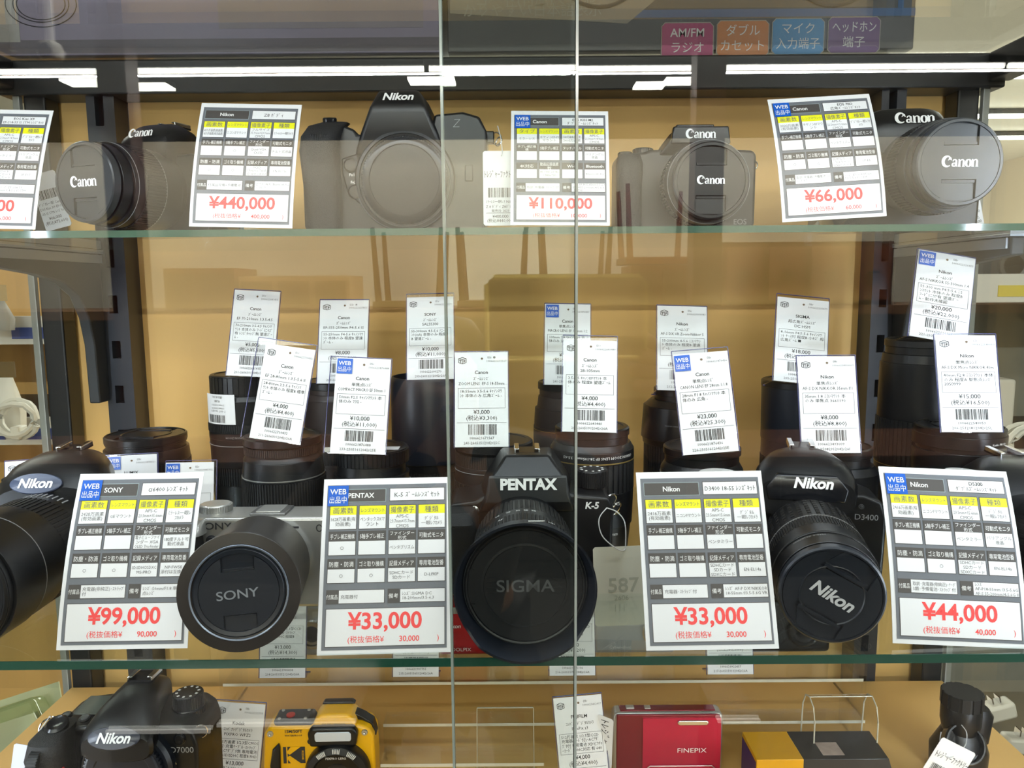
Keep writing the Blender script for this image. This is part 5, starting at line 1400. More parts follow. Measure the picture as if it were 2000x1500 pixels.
g = G(); g.lathe([(8, 0), (8.4, 4), (6.4, 5.6), (5.6, 5.0), (0.5, 4.6)], 32, T(-50, -30, 79) @ RX(22)); g.obj('shutter_button', BLACKG, t)
for x, y in ((-54, -12), (-37, -16)):
    button(t, 0, 0, 0, 3.6, M=T(x, y, 78) @ RX(10), name='button')
g = G(); g.lathe([(5, 0), (5, 3), (4, 4), (0.5, 3)], 24, T(-24, -32, 68) @ RX(60)); g.obj('assist_lamp', CHROME, t)
g = G(); g.gear(-4, 4, 11, 36, 0.8, T(-56, -47, 60) @ RY(90) @ RX(0), duty=0.5); g.obj('command_dial', RUBBER, t, angle=30)
M = lens_axis(2, -26, 44)
g = G(); g.lathe([(36, -4), (36, 6), (34, 9), (31, 9)], 64, M, cap1=False); g.obj('mount_collar', NAVYB, t, angle=25)
g = G(); g.gear(6, 13, 30.5, 60, 0.9, M); g.lathe([(29, 12.6), (28, 14.5), (23, 14.5), (22, 13.5), (0.5, 13.5)], 56, M); g.obj('body_cap', NAVYB, t, angle=25)
word(t, 'Nikon', 2, -41.2, 42, 5, GREYINK, bold=0.02, shear=0.2)
word(t, 'D7000', 43, -26.4, 57, 5.0, GREYINK, bold=0.0)
button(t, 42, -26, 66, 4.0, name='flash_button')
lug(t, -66, -8, 72, 4.5, (30, 40, 0)); lug(t, -70, -14, 70, 5, (0, 30, 60)); lug(t, 54, -16, 66, 5, (10, 0, 20))
button(t, 36, -26.4, 46, 1.4, m=CHROME, name='index_dot', h=1)

# yellow rugged compact
YEL = mat('yellow_plastic', srgb(246, 184, 8), 0.3, noise=0.04, coat=0.3)
t = place('compact_camera', 'yellow and black waterproof camera with a raised flash', 630, 1440, 0.672, S3, group='compact cameras on the lower shelf', yaw=1)
shell(t, [(-50, 4), (-46, 0), (46, 0), (50, 4), (51, 34), (50, 62), (46, 70), (36, 73), (-44, 73), (-50, 66), (-52, 34)], 28, YEL, bevel=5)
g = G(); g.prism([(-40, 70), (-42, 77), (-8, 77), (-4, 70)], -12, 10); o = g.obj('top_panel', BLACK, t, bevel=2)
g = G(); g.lathe([(4, 0), (4, 1), (0.4, 1.2)], 20, T(-28, -2, 77)); g.obj('record_button', mat('record_red', (0.5, 0.03, 0.02), 0.4), o)
g = G()
for x, y in ((-37, -8), (-13, -8), (-13, 6), (-37, 6)):
    g.lathe([(1.6, 0), (1.4, 0.8), (0.2, 0.9)], 14, T(x, y, 77))
g.obj('screw', SILVER, o)
g = G(); g.prism([(-4, 66), (-2, 78), (4, 84), (30, 84), (36, 78), (38, 66)], -15, 10, T(-2, 0, 0)); o = g.obj('flash_hump', YEL, t, bevel=3, segs=3)
g = G(); g.prism([(2, 84), (4, 86.5), (30, 86.5), (33, 84)], 3, 10, T(-2, 0, 0)); g.prism([(33, 74), (40, 73), (48, 68), (51, 58), (52.4, 58), (49.5, 70), (41, 76), (33, 80)], -6, 6, T(-1, 0, 0)); g.obj('black_trim', BLACK, o, bevel=1)
g = G(); g.prism([(-6, 47), (-8, 60), (-4, 66), (34, 66), (38, 60), (36, 47)], -21, -13, T(-1, 0, 9)); o2 = g.obj('flash_bezel', BLACK, t, bevel=2.5, segs=3)
g = G(); g.prism([(-1, 53), (30, 53), (31, 55), (31, 60), (29, 62), (-0, 62), (-2, 60), (-2, 55)], -21.8, -20.5, T(0, 0, 9)); g.obj('flash_glass', mat('lit_flash_glass', (0.66, 0.7, 0.78), 0.1, spec=0.8), o2, bevel=0.6)
M = lens_axis(17, -14, 29)
g = G(); g.lathe([(30, -2), (30, 6), (28.5, 10), (23, 12), (21, 9), (17, 7), (0.5, 6)], 56, M); o = g.obj('lens_ring', BLACK, t, angle=25)
g = G()
for a_, k in ((122, 6), (90, 5), (58, 6)):
    for i in range(k):
        g.box(-0.35, 0.35, 23.5, 27.5, 10.4, 11.9, M @ RZ(a_ - 90 + (i - k / 2) * 3.2))
g.text('PIXPRO LENS', 3.2, M @ T(0, 17.6, 9.6)); g.obj('ring_marks', WHITEINK, o, smooth=False)
g = G(); g.lathe([(12, 6.2), (10, 7), (0.5, 7.4)], 32, M); g.obj('lens_glass', BLACKG, o)
g = G(); g.prism([(-44, 4), (-45, 36), (-42, 52), (-36, 58), (-35, 54), (-36, 4)], -17.5, -13); g.obj('grip_bar', BLACKG, t, bevel=1.6)
g = G(); g.prism([(-30, 28), (-10, 28), (-10, 44), (-30, 44)], -14.4, -14.1); o3 = g.obj('logo_block', INK, t, smooth=False)
o3.location = (-0.003, 0, 0.009)
g = G(); g.prism([(-27, 44.2), (-24, 44.2), (-14, 36), (-24, 27.8), (-27, 27.8), (-27, 36)], -14.7, -14.3) if False else None
g.prism([(-23, 44.1), (-14, 44.1), (-24, 36.6), (-27, 38.6)], -14.65, -14.35); g.prism([(-27, 33.6), (-24, 35.6), (-14, 27.9), (-23, 27.9)], -14.65, -14.35); g.prism([(-27, 44.1), (-26, 44.1), (-26, 27.9), (-27, 27.9)], -14.65, -14.35)
g.obj('logo_cut', YEL, o3, smooth=False)
g = G(); g.text('KODAK', 2.6, T(-12, -14.8, 36) @ FRONT @ RZ(-90), bold=0.02); g.obj('logo_lettering', YEL, o3, smooth=False)
g = G(); g.text('15M/50FT', 4.0, T(-23, -14.2, 68) @ FRONT, bold=0.025); g.text('WATERPROOF', 2.4, T(-23, -14.2, 64) @ FRONT, bold=0.02); g.text('KODAK PIXPRO', 3.0, T(14, -15.4, 75) @ RX(70) @ RZ(180), bold=0.02)
for i in range(5):
    g.box(-32 + i * 5, -30.8 + i * 5, -14.4, -14, 6, 22)
g.obj('lettering', INK, t, smooth=False)
g = G()
for x, z in ((-44, 66), (42, 66)):
    g.lathe([(3, 0), (2.6, 1.2), (1.2, 1.3), (0.2, 0.6)], 18, T(x, -14, z) @ RX(90))
g.obj('corner_screw', SILVER, t)
button(t, -8, -14, 58, 1.6, m=INK, name='focus_lamp', h=0.8)

# crimson sliding-cover compact
CRIM = mat('crimson_gloss', (0.6, 0.008, 0.075), 0.16, 0.6, noise=0.05, coat=0.6)
t = place('compact_camera', 'crimson compact camera with a glossy sliding cover', 1301, 1450, 0.702, S3, group='compact cameras on the lower shelf')
shell(t, [(-51, 0), (51, 0), (53, 4), (53, 58), (50, 62), (-51, 62), (-53, 58), (-53, 4)], 16, SILVER, bevel=2.5)
g = G(); g.prism([(-50, 1), (50, 1), (50, 60), (46, 61), (-50, 61)], -9.5, -7); g.obj('front_panel', mat('dark_crimson', (0.22, 0.005, 0.02), 0.2, 0.5, coat=0.5), t, bevel=1)
rings = []
for i in range(13):
    x = -25 + 75 * i / 12
    rings.append([(x, -11.2 + 0.0, 2)] + [(x, -11.2 - 1.6 * math.sin(PI * j / 10), 2 + 56 * j / 10) for j in range(1, 10)] + [(x, -11.2, 58), (x, -8, 58), (x, -8, 2)])
g = G(); g.loft(rings); o = g.obj('sliding_cover', CRIM, t, angle=30)
g = G(); g.prism([(10, 51.5), (36, 51.5), (38, 53), (38, 55), (36, 56.5), (10, 56.5), (8, 55), (8, 53)], -13.0, -11); g.obj('finger_grip', CHROME, o, bevel=0.8)
g = G(); g.text('FINEPIX', 6.6, T(22, -13.2, 26) @ FRONT, sx=1.25, bold=0.0); g.obj('lettering', WHITEINK, o, smooth=False)
g = G(); g.tube([(-18, -12.9, 10), (42, -12.9, 10), (45, -12.9, 7), (45, -12.9, 2)], 0.5, 6); g.tube([(-18, -12.9, 10), (-21, -12.9, 7), (-21, -12.9, 2)], 0.5, 6); g.obj('cover_line', SILVER, o)
g = G(); g.box(-46, 46, -5, 5, 61.5, 63); g.obj('top_trim', MATS['dark_crimson'], t, bevel=0.5)
g = G(); g.box(-40, -32, -3, 3, 62.6, 64.4).box(-22, -16, -3, 3, 62.6, 64); g.obj('top_buttons', SILVER, t, bevel=0.6)

# carton lying at the end
a, b = at(1478, 1484, 0.655), at(1762, 1484, 0.655)
t = thing('product_carton', 'yellow and black carton lying in front of the curved clear stand', 'box', ((a.x + b.x) / 2, 0.655, S3))
w = (b.x - a.x) * 500; hh = (a.z - S3) * 1000
G().box(-w, -w * 0.35, 0, 45, 0, hh).obj('yellow_end', mat('yellow_card', srgb(224, 164, 14), 0.35, noise=0.05), t, bevel=0.6)
G().loft([[(-w * 0.35, 0, 0), (w, 0, 0), (w, 45, 0), (-w * 0.35, 45, 0)], [(-w * 0.35, 0, hh), (w * 0.82, 0, hh), (w * 0.86, 45, hh), (-w * 0.35, 45, hh)]]).obj('black_end', mat('black_card', (0.02, 0.02, 0.022), 0.3), t, bevel=0.6)
G().box(-w * 0.05, w * 0.25, 6, 26, hh, hh + 0.25).obj('printed_picture', mat('photo_print', srgb(170, 150, 140), 0.4, noise=0.5, nscale=90), t, smooth=False)
G().box(-w - 0.4, -w, 2, 43, 2, hh - 4).obj('side_stripe', mat('violet_card', srgb(70, 40, 110), 0.4), t, smooth=False)
# black scope with a round eye
a = at(1880, 1350, 0.70)
t = thing('action_scope', 'black scope with an open round eye standing at the cabinet end', 'scope', (a.x, 0.70, S3))
hh = (a.z - S3) * 1000
G().sloft([(0, 0, 0, 24, 22, 2.6), (20, 0, 0, 25, 22, 2.6), (hh * 0.45, 2, 0, 19, 18, 2.4), (hh * 0.55, 0, 0, 14, 14, 2.4)]).obj('body', BLACK, t)
G().lathe([(16, hh * 0.5), (18, hh * 0.62), (18, hh * 0.8), (17, hh * 0.84)], 36).obj('upper_tube', BLACK, t, angle=30)
g = G(); g.gear(hh * 0.82, hh, 17.6, 12, 1.2, duty=0.7); g.obj('knob', RUBBER, t, angle=30)
g = G(); Mx = T(-6, -14, hh * 0.42) @ RX(62); g.lathe([(17, -6), (19, 6), (18, 8), (16.5, 8), (16, 2), (0.5, 0)], 40, Mx); g.obj('eyepiece', BLACKG, t, angle=25)
g = G(); g.sloft([(hh * 0.35, 18, 2, 9, 10, 3), (hh * 0.7, 20, 2, 10, 11, 3), (hh * 0.78, 18, 2, 8, 9, 3)]); g.obj('side_housing', BLACK, t)
# ------------------------------------------------------------------ packages on top of the cabinet
PKY = 0.868
zt = TOPZ + 0.0065
def pack(name, label, px0, px1, Y, depth, height, m):
    x0, x1 = at(px0, 60, Y).x, at(px1, 60, Y).x
    t = thing(name, label, 'box', ((x0 + x1) / 2, Y, zt))
    w = (x1 - x0) * 500
    G().box(-w, w, 0, depth * 1000, 0, height * 1000).obj('carton', m, t, bevel=1.2)
    return t, w, (x0 + x1) / 2
def on_face(t, xc, px, py, Y=None):
    p = at(px, py, Y or PKY)
    return (p.x - xc) * 1000, (p.z - zt) * 1000
t, w, xc = pack('product_package', 'large violet grey carton on top of the cabinet', -60, 858, PKY, 0.2, 0.26, mat('violet_grey_card', srgb(152, 144, 172), 0.35, noise=0.12, nscale=4))
g = G()
x, z = on_face(t, xc, 80, 8)
for k, r in enumerate((38, 30, 26)):
    g.tube([(x + r * math.cos(2 * PI * i / 40), -0.4, z + r * 0.62 * math.sin(2 * PI * i / 40)) for i in range(40)], 0.5, 5, closed=True)
g.obj('ellipse_mark', mat('charcoal_print', srgb(58, 54, 64), 0.5), t)
x, z = on_face(t, xc, 15, 40)
G().box(-w + 0.5, x + 12, -0.35, -0.1, 14, 255).obj('pale_side_band', mat('pale_violet_print', srgb(184, 182, 184), 0.4), t, smooth=False)
G().box(-w + 0.5, w - 0.5, -0.3, -0.05, 2, 16).obj('dark_foot_band', mat('dark_violet_tone', srgb(108, 102, 116), 0.4), t, smooth=False)  # darker band along the foot of the carton face
x, z = on_face(t, xc, 700, 60)
G().box(x - 150, x + 70, -0.3, -0.05, 26, 240).obj('picture_panel', mat('warm_grey_print', srgb(150, 142, 156), 0.4, noise=0.15, nscale=9), t, smooth=False)

t, w, xc = pack('radio_package', 'dark carton with four coloured icon labels on top of the cabinet', 874, 1786, PKY, 0.2, 0.26, mat('charcoal_card', srgb(66, 68, 72), 0.3, noise=0.15, nscale=5))
x0, z0 = on_face(t, xc, 880, 80); x1, z1 = on_face(t, xc, 1000, 0)
g = G(); g.prism([(x0, 40), (x0 + 190, 28), (x0 + 230, 60), (x0 + 210, 250), (x0, 250)], -0.4, -0.1); g.obj('printed_photo', mat('beige_print', srgb(160, 150, 136), 0.35, noise=0.25, nscale=12), t, smooth=False)
xa, za = on_face(t, xc, 1130, 70); xb, zb = on_face(t, xc, 1760, 30)
g = G(); g.prism([(xa, 62), (xa + 60, 52), (xb - 20, 54), (xb, 70), (xb, 250), (xa, 250)], -0.55, -0.15); g.obj('printed_radio', mat('silver_print', srgb(150, 152, 152), 0.3, noise=0.15, nscale=20), t, smooth=False)
g = G()
xr, zr = on_face(t, xc, 1390, -30)
for cx in (xr - 120, xr + 130):
    g.tube([(cx + 52 * math.cos(2 * PI * i / 36), -0.8, zr + 30 + 52 * math.sin(2 * PI * i / 36)) for i in range(36)], 2.0, 5, closed=True)
g.obj('printed_speakers', mat('grey_speaker_print', srgb(96, 98, 102), 0.4), t)
g = G(); g.box(xa - 30, xb + 15, -0.3, -0.1, 34, 42); g.obj('blue_band', mat('blue_band_print', srgb(36, 92, 150), 0.35), t, smooth=False)
g = G(); g.box(xb - 4, xb + 2, -0.45, -0.1, 42, 250); g.obj('blue_side_line', MATS['blue_band_print'], t, smooth=False)
g = G()
x, z = on_face(t, xc, 1045, 2); g.text('コード(付属)で電池', 15, T(x, -0.7, z) @ FRONT)
x, z = on_face(t, xc, 1040, 22); g.text('かりやすい日本語表示', 15, T(x, -0.7, z) @ FRONT)
g.obj('lettering', mat('pale_print', srgb(176, 172, 160), 0.5), t, smooth=False)
for k, (px, py, s1, s2, c) in enumerate(((1342, 80, 'AM/FM', 'ラジオ', (176, 60, 116)), (1450, 76, 'ダブル', 'カセット', (204, 128, 70)), (1558, 72, 'マイク', '入力端子', (66, 140, 196)), (1667, 69, 'ヘッドホン', '端子', (110, 76, 130)))):
    x, z = on_face(t, xc, px, py)
    a_, b_ = 27.5, 18
    oct_ = lambda a, b, r: [(x - a + r, z - b), (x + a - r, z - b), (x + a, z - b + r), (x + a, z + b - r), (x + a - r, z + b), (x - a + r, z + b), (x - a, z + b - r), (x - a, z - b + r)]
    o = G().prism(oct_(a_ + 0.9, b_ + 0.9, 4), -1.0, -0.6).obj('icon_border', MATS['pale_print'], t, smooth=False)
    G().prism(oct_(a_, b_, 3.5), -1.3, -0.9).obj('icon_label', mat('icon_print_%d' % k, srgb(*c), 0.35, noise=0.05), t, smooth=False)
    g = G(); g.text(s1, 12.5, T(x, -1.6, z + 7.5) @ FRONT, bold=0.008, width=47); g.text(s2, 12.5, T(x, -1.6, z - 8) @ FRONT, bold=0.008, width=47)
    g.obj('icon_lettering', WHITEINK, t, smooth=False)

# ------------------------------------------------------------------ neighbouring racks seen through the side panes
RAILW = mat('white_price_rail', srgb(225, 226, 222), 0.4)
RAILB = mat('blue_rail_label', srgb(64, 84, 160), 0.4)
RAILY = mat('yellow_rail_label', srgb(226, 206, 60), 0.4)
DARKW = mat('dark_brown_board', srgb(70, 56, 46), 0.5, noise=0.25, nscale=10)
WPL = mat('white_plastic', srgb(228, 226, 216), 0.35, noise=0.03)
BAG = clear('clear_bag', (0.82, 0.85, 0.82), 0.10, 0.12)
def rack(label, side, Y, levels):
    if side < 0:
        x1 = at(96, 700, Y).x - 0.0
        x0 = x1 - 0.75
    else:
        x0 = at(1880, 700, Y).x
        x1 = x0 + 0.75
    t = thing('goods_rack', label, 'shelving', ((x0 + x1) / 2, Y + 0.2, 0))
    w = (x1 - x0) / 2
    if side < 0:
        G().box(-w, w, 0.18, 0.2, 0, 1.62).obj('back_board', TAN, t, scale=1.0, smooth=False)
    else:
        G().box(-w, w, 0.18, 0.2, 0, 1.36).obj('back_board', mat('grey_rack_board', srgb(150, 150, 140), 0.5, noise=0.1), t, scale=1.0, smooth=False)
    for z in levels:
        b = G().box(-w, w, -0.2, 0.18, z - 0.02, z).obj('board', DARKW, t, scale=1.0, smooth=False)
        r_ = G().box(-w, w, -0.206, -0.2, z - 0.022, z + 0.018).obj('price_rail', RAILW, b, scale=1.0, smooth=False)
        for k in range(9):
            x = -w + 0.04 + k * 0.083
            G().box(x, x + 0.06, -0.2075, -0.206, z - 0.014, z + 0.002).obj('rail_label', RAILB if k % 3 else RAILY, b, scale=1.0, smooth=False)
    return t, x0, x1
lz = [at(40, 642, 1.1).z, at(40, 838, 1.1).z, at(40, 1100, 1.1).z]
t, lx0, lx1 = rack('goods rack with price rails beyond the side pane by the camera with the oval badge', -1, 1.1, lz)
rz = [at(1960, 560, 1.1).z, at(1960, 900, 1.1).z, at(1960, 1200, 1.1).z]
t, rx0, rx1 = rack('goods rack of white cables beyond the side pane at the ¥44,000 end', 1, 1.1, rz)
def coil(label, x, y, z, r, m, turns=3, name='coiled_cable', cat='cable', group=None):
    o = thing(name, label, cat, (x, y, z), group=group)
    g = G()
    pts = []
    rnd = random.Random(int(x * 991 + z * 77))
    for i in range(turns * 20):
        a = 2 * PI * i / 20
        k = 1 + 0.12 * math.sin(a * 0.37 + rnd.random())
        pts.append((r * k * math.cos(a), -r * 0.35 + 9 * math.sin(a * 0.51) , r * 1.05 + r * k * 0.9 * math.sin(a)))
    g.tube(pts, 4.0, 6)
    g.obj('cable', m, o)
    g = G(); g.box(-6, 6, -r * 0.6, r * 0.2, r * 0.02, 18); g.obj('plug', m, o, bevel=2)
    return o
WC = 'white cables on the neighbouring racks'
coil('white coiled cable on the rack beyond the oval badge camera', at(58, 820, 1.05).x, 1.03, lz[1] + 0.0, 26, WPL, group=WC)
coil('white coiled cable on the lower rack level beyond the oval badge camera', at(30, 1080, 1.05).x, 1.03, lz[2] + 0.0, 30, WPL, group=WC)
coil('white coiled cable beside the ¥15,000 tag beyond the side pane', at(1978, 890, 1.05).x, 1.03, rz[1], 34, WPL, 4, group=WC)
coil('white coiled cable low beyond the side pane under the ¥44,000 card', at(1985, 1190, 1.05).x, 1.03, rz[2], 30, WPL, group=WC)
def bagged(label, x, y, z, w, h, m, name='bagged_goods', cat='package'):
    o = thing(name, label, cat, (x, y, z))
    g = G()
    g.sloft([(0, 0, 0, w * 0.5, w * 0.22, 3), (h * 0.4, 1, 0, w * 0.52, w * 0.24, 2.6), (h * 0.8, -1, 0, w * 0.42, w * 0.14, 2.6), (h, 0, 0, w * 0.34, w * 0.03, 3)], 16)
    g.obj('contents', m, o)
    g = G()
    g.box(-w * 0.4, w * 0.4, -1, 1, h, h + 22); g.obj('bag_header', BAG, o)
    return o
bagged('bagged white adapter above the white rail beyond the oval badge camera', at(24, 830, 1.08).x, 1.06, lz[1], 60, 80, WPL)
bagged('bagged grey pouch on the upper rack level beyond the side pane', at(8, 630, 1.08).x, 1.06, lz[0], 50, 40, mat('grey_pouch', srgb(150, 150, 146), 0.5, noise=0.2))
o = thing('white_router', 'white boxy router on the rack beside the ¥15,000 tag', 'router', (at(1945, 880, 1.1).x, 1.13, rz[1] + 0.0005))
G().box(-30, 30, -20, 20, 0, 118).obj('housing', WPL, o, bevel=4)
G().box(-2, 2, -22, -18, 70, 116, RY(-20)).obj('antenna', BLACK, o, bevel=1)
o = thing('black_speaker', 'black boxes on the top level of the rack beyond the curved shelf arm', 'speaker', (at(1962, 540, 1.15).x, 1.16, rz[0] + 0.0005))
G().box(-60, 60, -30, 30, 0, 60).obj('housing', BLACK, o, bevel=4)
G().lathe([(24, 0), (22, 3), (10, -2), (0.5, 0)], 28, T(0, -30, 30) @ RX(90)).obj('cone', DARKGREY, o)
for k, (px, py) in enumerate(((1950, 1385), (1990, 1450), (1952, 1480))):
    p = at(px, py, 0.98)
    o = thing('power_adapter', ['upper', 'end', 'lower'][k] + ' of three white power adapters low beyond the scope', 'adapter', (p.x, 0.98, p.z - 0.012), (0, R(20 * k - 15), 0), group='white adapters beyond the scope')
    G().box(-22, 22, -12, 12, 0, 22).obj('housing', WPL, o, bevel=4)
    G().box(-6, -4, -6, 6, 22, 32).box(4, 6, -6, 6, 22, 32).obj('prong', CHROME, o)
wb = wbox('goods_shelf', DARKW, at(1905, 1400, 0.98).x + 0.01, at(1905, 1400, 0.98).x + 0.5, 0.93, 1.08, at(1950, 1500, 0.98).z - 0.03, at(1950, 1500, 0.98).z - 0.012)
tag(wb, 'dark shelf board under the white adapters beyond the scope', 'shelf')
# clear green blister pack beyond the other pane
p = at(40, 1480, 0.93)
o = thing('blister_pack', 'greenish clear blister pack beyond the side pane by the red grip mark camera', 'package', (p.x - 0.01, 0.94, p.z - 0.03), (R(-20), R(-18), 0))
GRB = clear('green_blister', (0.86, 0.92, 0.80), 0.12, 0.05)
G().loft([[(-60, -20, 0), (60, -20, 0), (60, 20, 0), (-60, 20, 0)], [(-56, -18, 50), (56, -18, 50), (56, 16, 50), (-56, 16, 50)], [(-36, -14, 90), (44, -14, 90), (44, 12, 90), (-36, 12, 90)]]).obj('blister', GRB, o, bevel=6)
G().box(-58, 58, 20, 22, 0, 100).obj('backing_card', mat('green_card', srgb(196, 206, 168), 0.5, noise=0.3, nscale=30), o, smooth=False)
G().sloft([(6, 4, 0, 40, 14, 2.4), (40, 4, 0, 34, 13, 2.4), (70, 8, 0, 24, 9, 2.4)]).obj('inner_tray', mat('pale_tray', srgb(206, 208, 190), 0.3), o)
p2 = at(40, 1490, 0.97)
wb = wbox('goods_shelf', DARKW, p2.x - 0.4, at(96, 1490, 0.95).x - 0.03, 0.92, 1.06, p2.z - 0.07, p2.z - 0.05)
tag(wb, 'dark shelf board under the greenish blister pack', 'shelf')

# ------------------------------------------------------------------ the second-hand furniture behind the photographer, mirrored in the doors
WOOD = [mat('oak_wood', srgb(124, 84, 50), 0.45, noise=0.15, nscale=8), mat('walnut_wood', srgb(92, 58, 38), 0.45, noise=0.2, nscale=8), mat('beech_wood', srgb(196, 156, 110), 0.45, noise=0.1, nscale=8), mat('red_oak', srgb(120, 70, 48), 0.45, noise=0.15, nscale=8)]
def mbox(px0, px1, py0, py1, Ym):
    a, b = mirrored(px0, py0, Ym), mirrored(px1, py1, Ym)
    return a.x, b.x, a.y, b.z, a.z
def cupboard(label, px0, px1, py0, py1, Ym, k, doors=2, depth=0.4):
    x0, x1, y, z0, z1 = mbox(px0, px1, py0, py1, Ym)
    z0 = tz + 0.001
    y = ty - 0.05
    t = thing('cupboard', label, 'cupboard', ((x0 + x1) / 2, y, z0), group='second-hand cupboards mirrored in the doors')
    w, h = (x1 - x0) / 2, z1 - z0
    G().box(-w, w, -depth, 0, 0, h).obj('carcass', WOOD[k], t, scale=1.0, smooth=False)
    for i in range(doors):
        a = -w + 2 * w * i / doors
        G().box(a + 0.02, a + 2 * w / doors - 0.02, 0, 0.02, 0.03, h - 0.03).obj('door', WOOD[(k + 2) % 4], t, scale=1.0, smooth=False)
        G().box(a + w / doors - 0.03, a + w / doors + 0.03, 0.02, 0.035, h * 0.5, h * 0.5 + 0.012).obj('handle', BLACK, t, scale=1.0, smooth=False)
    return t
def long_table(label, px0, px1, py, Ym, k, depth=0.8):
    a, b = mirrored(px0, py, Ym), mirrored(px1, py, Ym)
    t = thing('long_table', label, 'table', ((a.x + b.x) / 2, a.y, 0), group='tables mirrored in the doors')
    w = (b.x - a.x) / 2
    G().box(-w, w, -depth, 0, a.z - 0.05, a.z).obj('top', WOOD[k], t, scale=1.0, smooth=False)
    for x in (-w + 0.05, w - 0.05):
        for y in (-depth + 0.05, -0.05):
            G().box(x - 0.03, x + 0.03, y - 0.03, y + 0.03, 0, a.z - 0.05).obj('leg', WOOD[k], t, scale=1.0, smooth=False)
    G().box(-w + 0.1, w - 0.1, -depth + 0.1, -0.06, 0.02, a.z - 0.05).obj('front_panel', mat('dark_counter_front', srgb(40, 38, 38), 0.45, noise=0.2, nscale=5), t, scale=1.0, smooth=False)
    for i in range(8):
        xx = -w + 0.12 + (2 * w - 0.24) * i / 8
        G().box(xx + 0.02, xx + (2 * w - 0.24) / 8 - 0.02, -0.06, -0.045, a.z - 0.36, a.z - 0.08).obj('drawer', mat('dark_drawer_front', srgb(42, 39, 38), 0.45, noise=0.15), t, scale=1.0, smooth=False)
    return t, a.z, a.y
YT = 4.4
t, tz, ty = long_table('long counter stacked with cupboards and upturned chairs, mirrored over the lens tags', -300, 2300, 612, YT, 0)
cupboard('low wide cupboard mirrored beside the ¥5,000 tag', 330, 470, 525, 611, YT + 0.1, 3, 2)
cupboard('pale cupboard mirrored behind the ¥5,000 tag', 474, 690, 540, 611, YT + 0.1, 2, 3)
cupboard('dark cupboard mirrored over the ¥18,000 tag', 1390, 1700, 478, 611, YT + 0.3, 1, 4)
cupboard('reddish cupboard mirrored beside the ¥30,000 tag', 1225, 1380, 520, 611, YT + 0.2, 3, 3)
def chair(label, px, Ym, k, z, flip=True, rz=0):
    p = mirrored(px, 500, Ym)
    o = thing('dining_chair', label, 'chair', (p.x, p.y - 0.35, z), (R(180) if flip else 0, 0, R(rz)), group='dining chairs mirrored in the doors')
    if flip:
        o.location.z = z + 0.47
    G().box(-0.21, 0.21, -0.21, 0.21, 0.43, 0.47).obj('seat', WOOD[k], o, scale=1.0, smooth=False)
    for x in (-0.18, 0.18):
        for y in (-0.18, 0.18):
            G().tube([(x, y, 0.43), (x * 1.12, y * 1.12, 0.0)], [0.02, 0.013], 8).obj('leg', WOOD[k], o, scale=1.0)
    return o
for k, px in enumerate((790, 960, 1130)):
    chair(['first', 'middle', 'last'][k] + ' of three upturned chairs mirrored above the plain ¥10,000 tag', px, YT + 0.05, 1, tz, True, 0)
chair('upturned chair mirrored above the ¥23,000 tag', 1300, YT + 0.1, 3, mirrored(1290, 518, YT + 0.2).z + 0.01, True, 0)
t, tz2, ty2 = long_table('low counter mirrored across the lower shelf', -100, 2100, 905, 3.6, 1, 0.7)
# hanging dome camera, mirrored over the violet carton
P0, P1 = mirrored(94, -120, 2.6), mirrored(108, 104, 2.6)
o = thing('dome_camera', 'white dome camera on a ceiling rod, mirrored over the violet carton', 'camera', (P1.x, P1.y, P1.z))
G().tube([(0, 0, 0), ((P0.x - P1.x) * 1000, 0, (P0.z - P1.z) * 1000), ((P0.x - P1.x) * 1000, 0, (CEIL_R - P1.z) * 1000)], 14, 10).obj('rod', WPL, o)
G().lathe([(34, -26), (40, 0), (30, 22), (10, 30)], 28, RX(0)).obj('housing', WPL, o)
G().lathe([(24, 0), (20, 8), (8, 13), (0.5, 14)], 24, T(0, 34, -6) @ RX(-90)).obj('lens_dome', BLACKG, o)

# led lit low showcases on the other side of the aisle
LEDM = mat('led_strip_light', (1.0, 0.98, 0.9), 0.4, emit=2.6)
for k, (p0, p1, py) in enumerate(((222, 428, 1409), (434, 704, 1396), (1396, 1486, 1404))):
    a, b = mirrored(p0, py, 1.22), mirrored(p1, py, 1.22)
    o = thing('low_showcase', ['first', 'second', 'last'][k] + ' low black showcase with a lit edge strip, mirrored along the bottom shelf', 'showcase', ((a.x + b.x) / 2, a.y, 0), group='low showcases mirrored along the bottom shelf')
    w = (b.x - a.x) / 2 - 0.003
    G().box(-w, w, -0.12, 0, 0, a.z).obj('carcass', CABB, o, scale=1.0, smooth=False)
    G().box(-w, w, -0.002, 0.003, a.z - 0.003, a.z + 0.003).obj('light_strip', LEDM, o, scale=1.0, smooth=False)
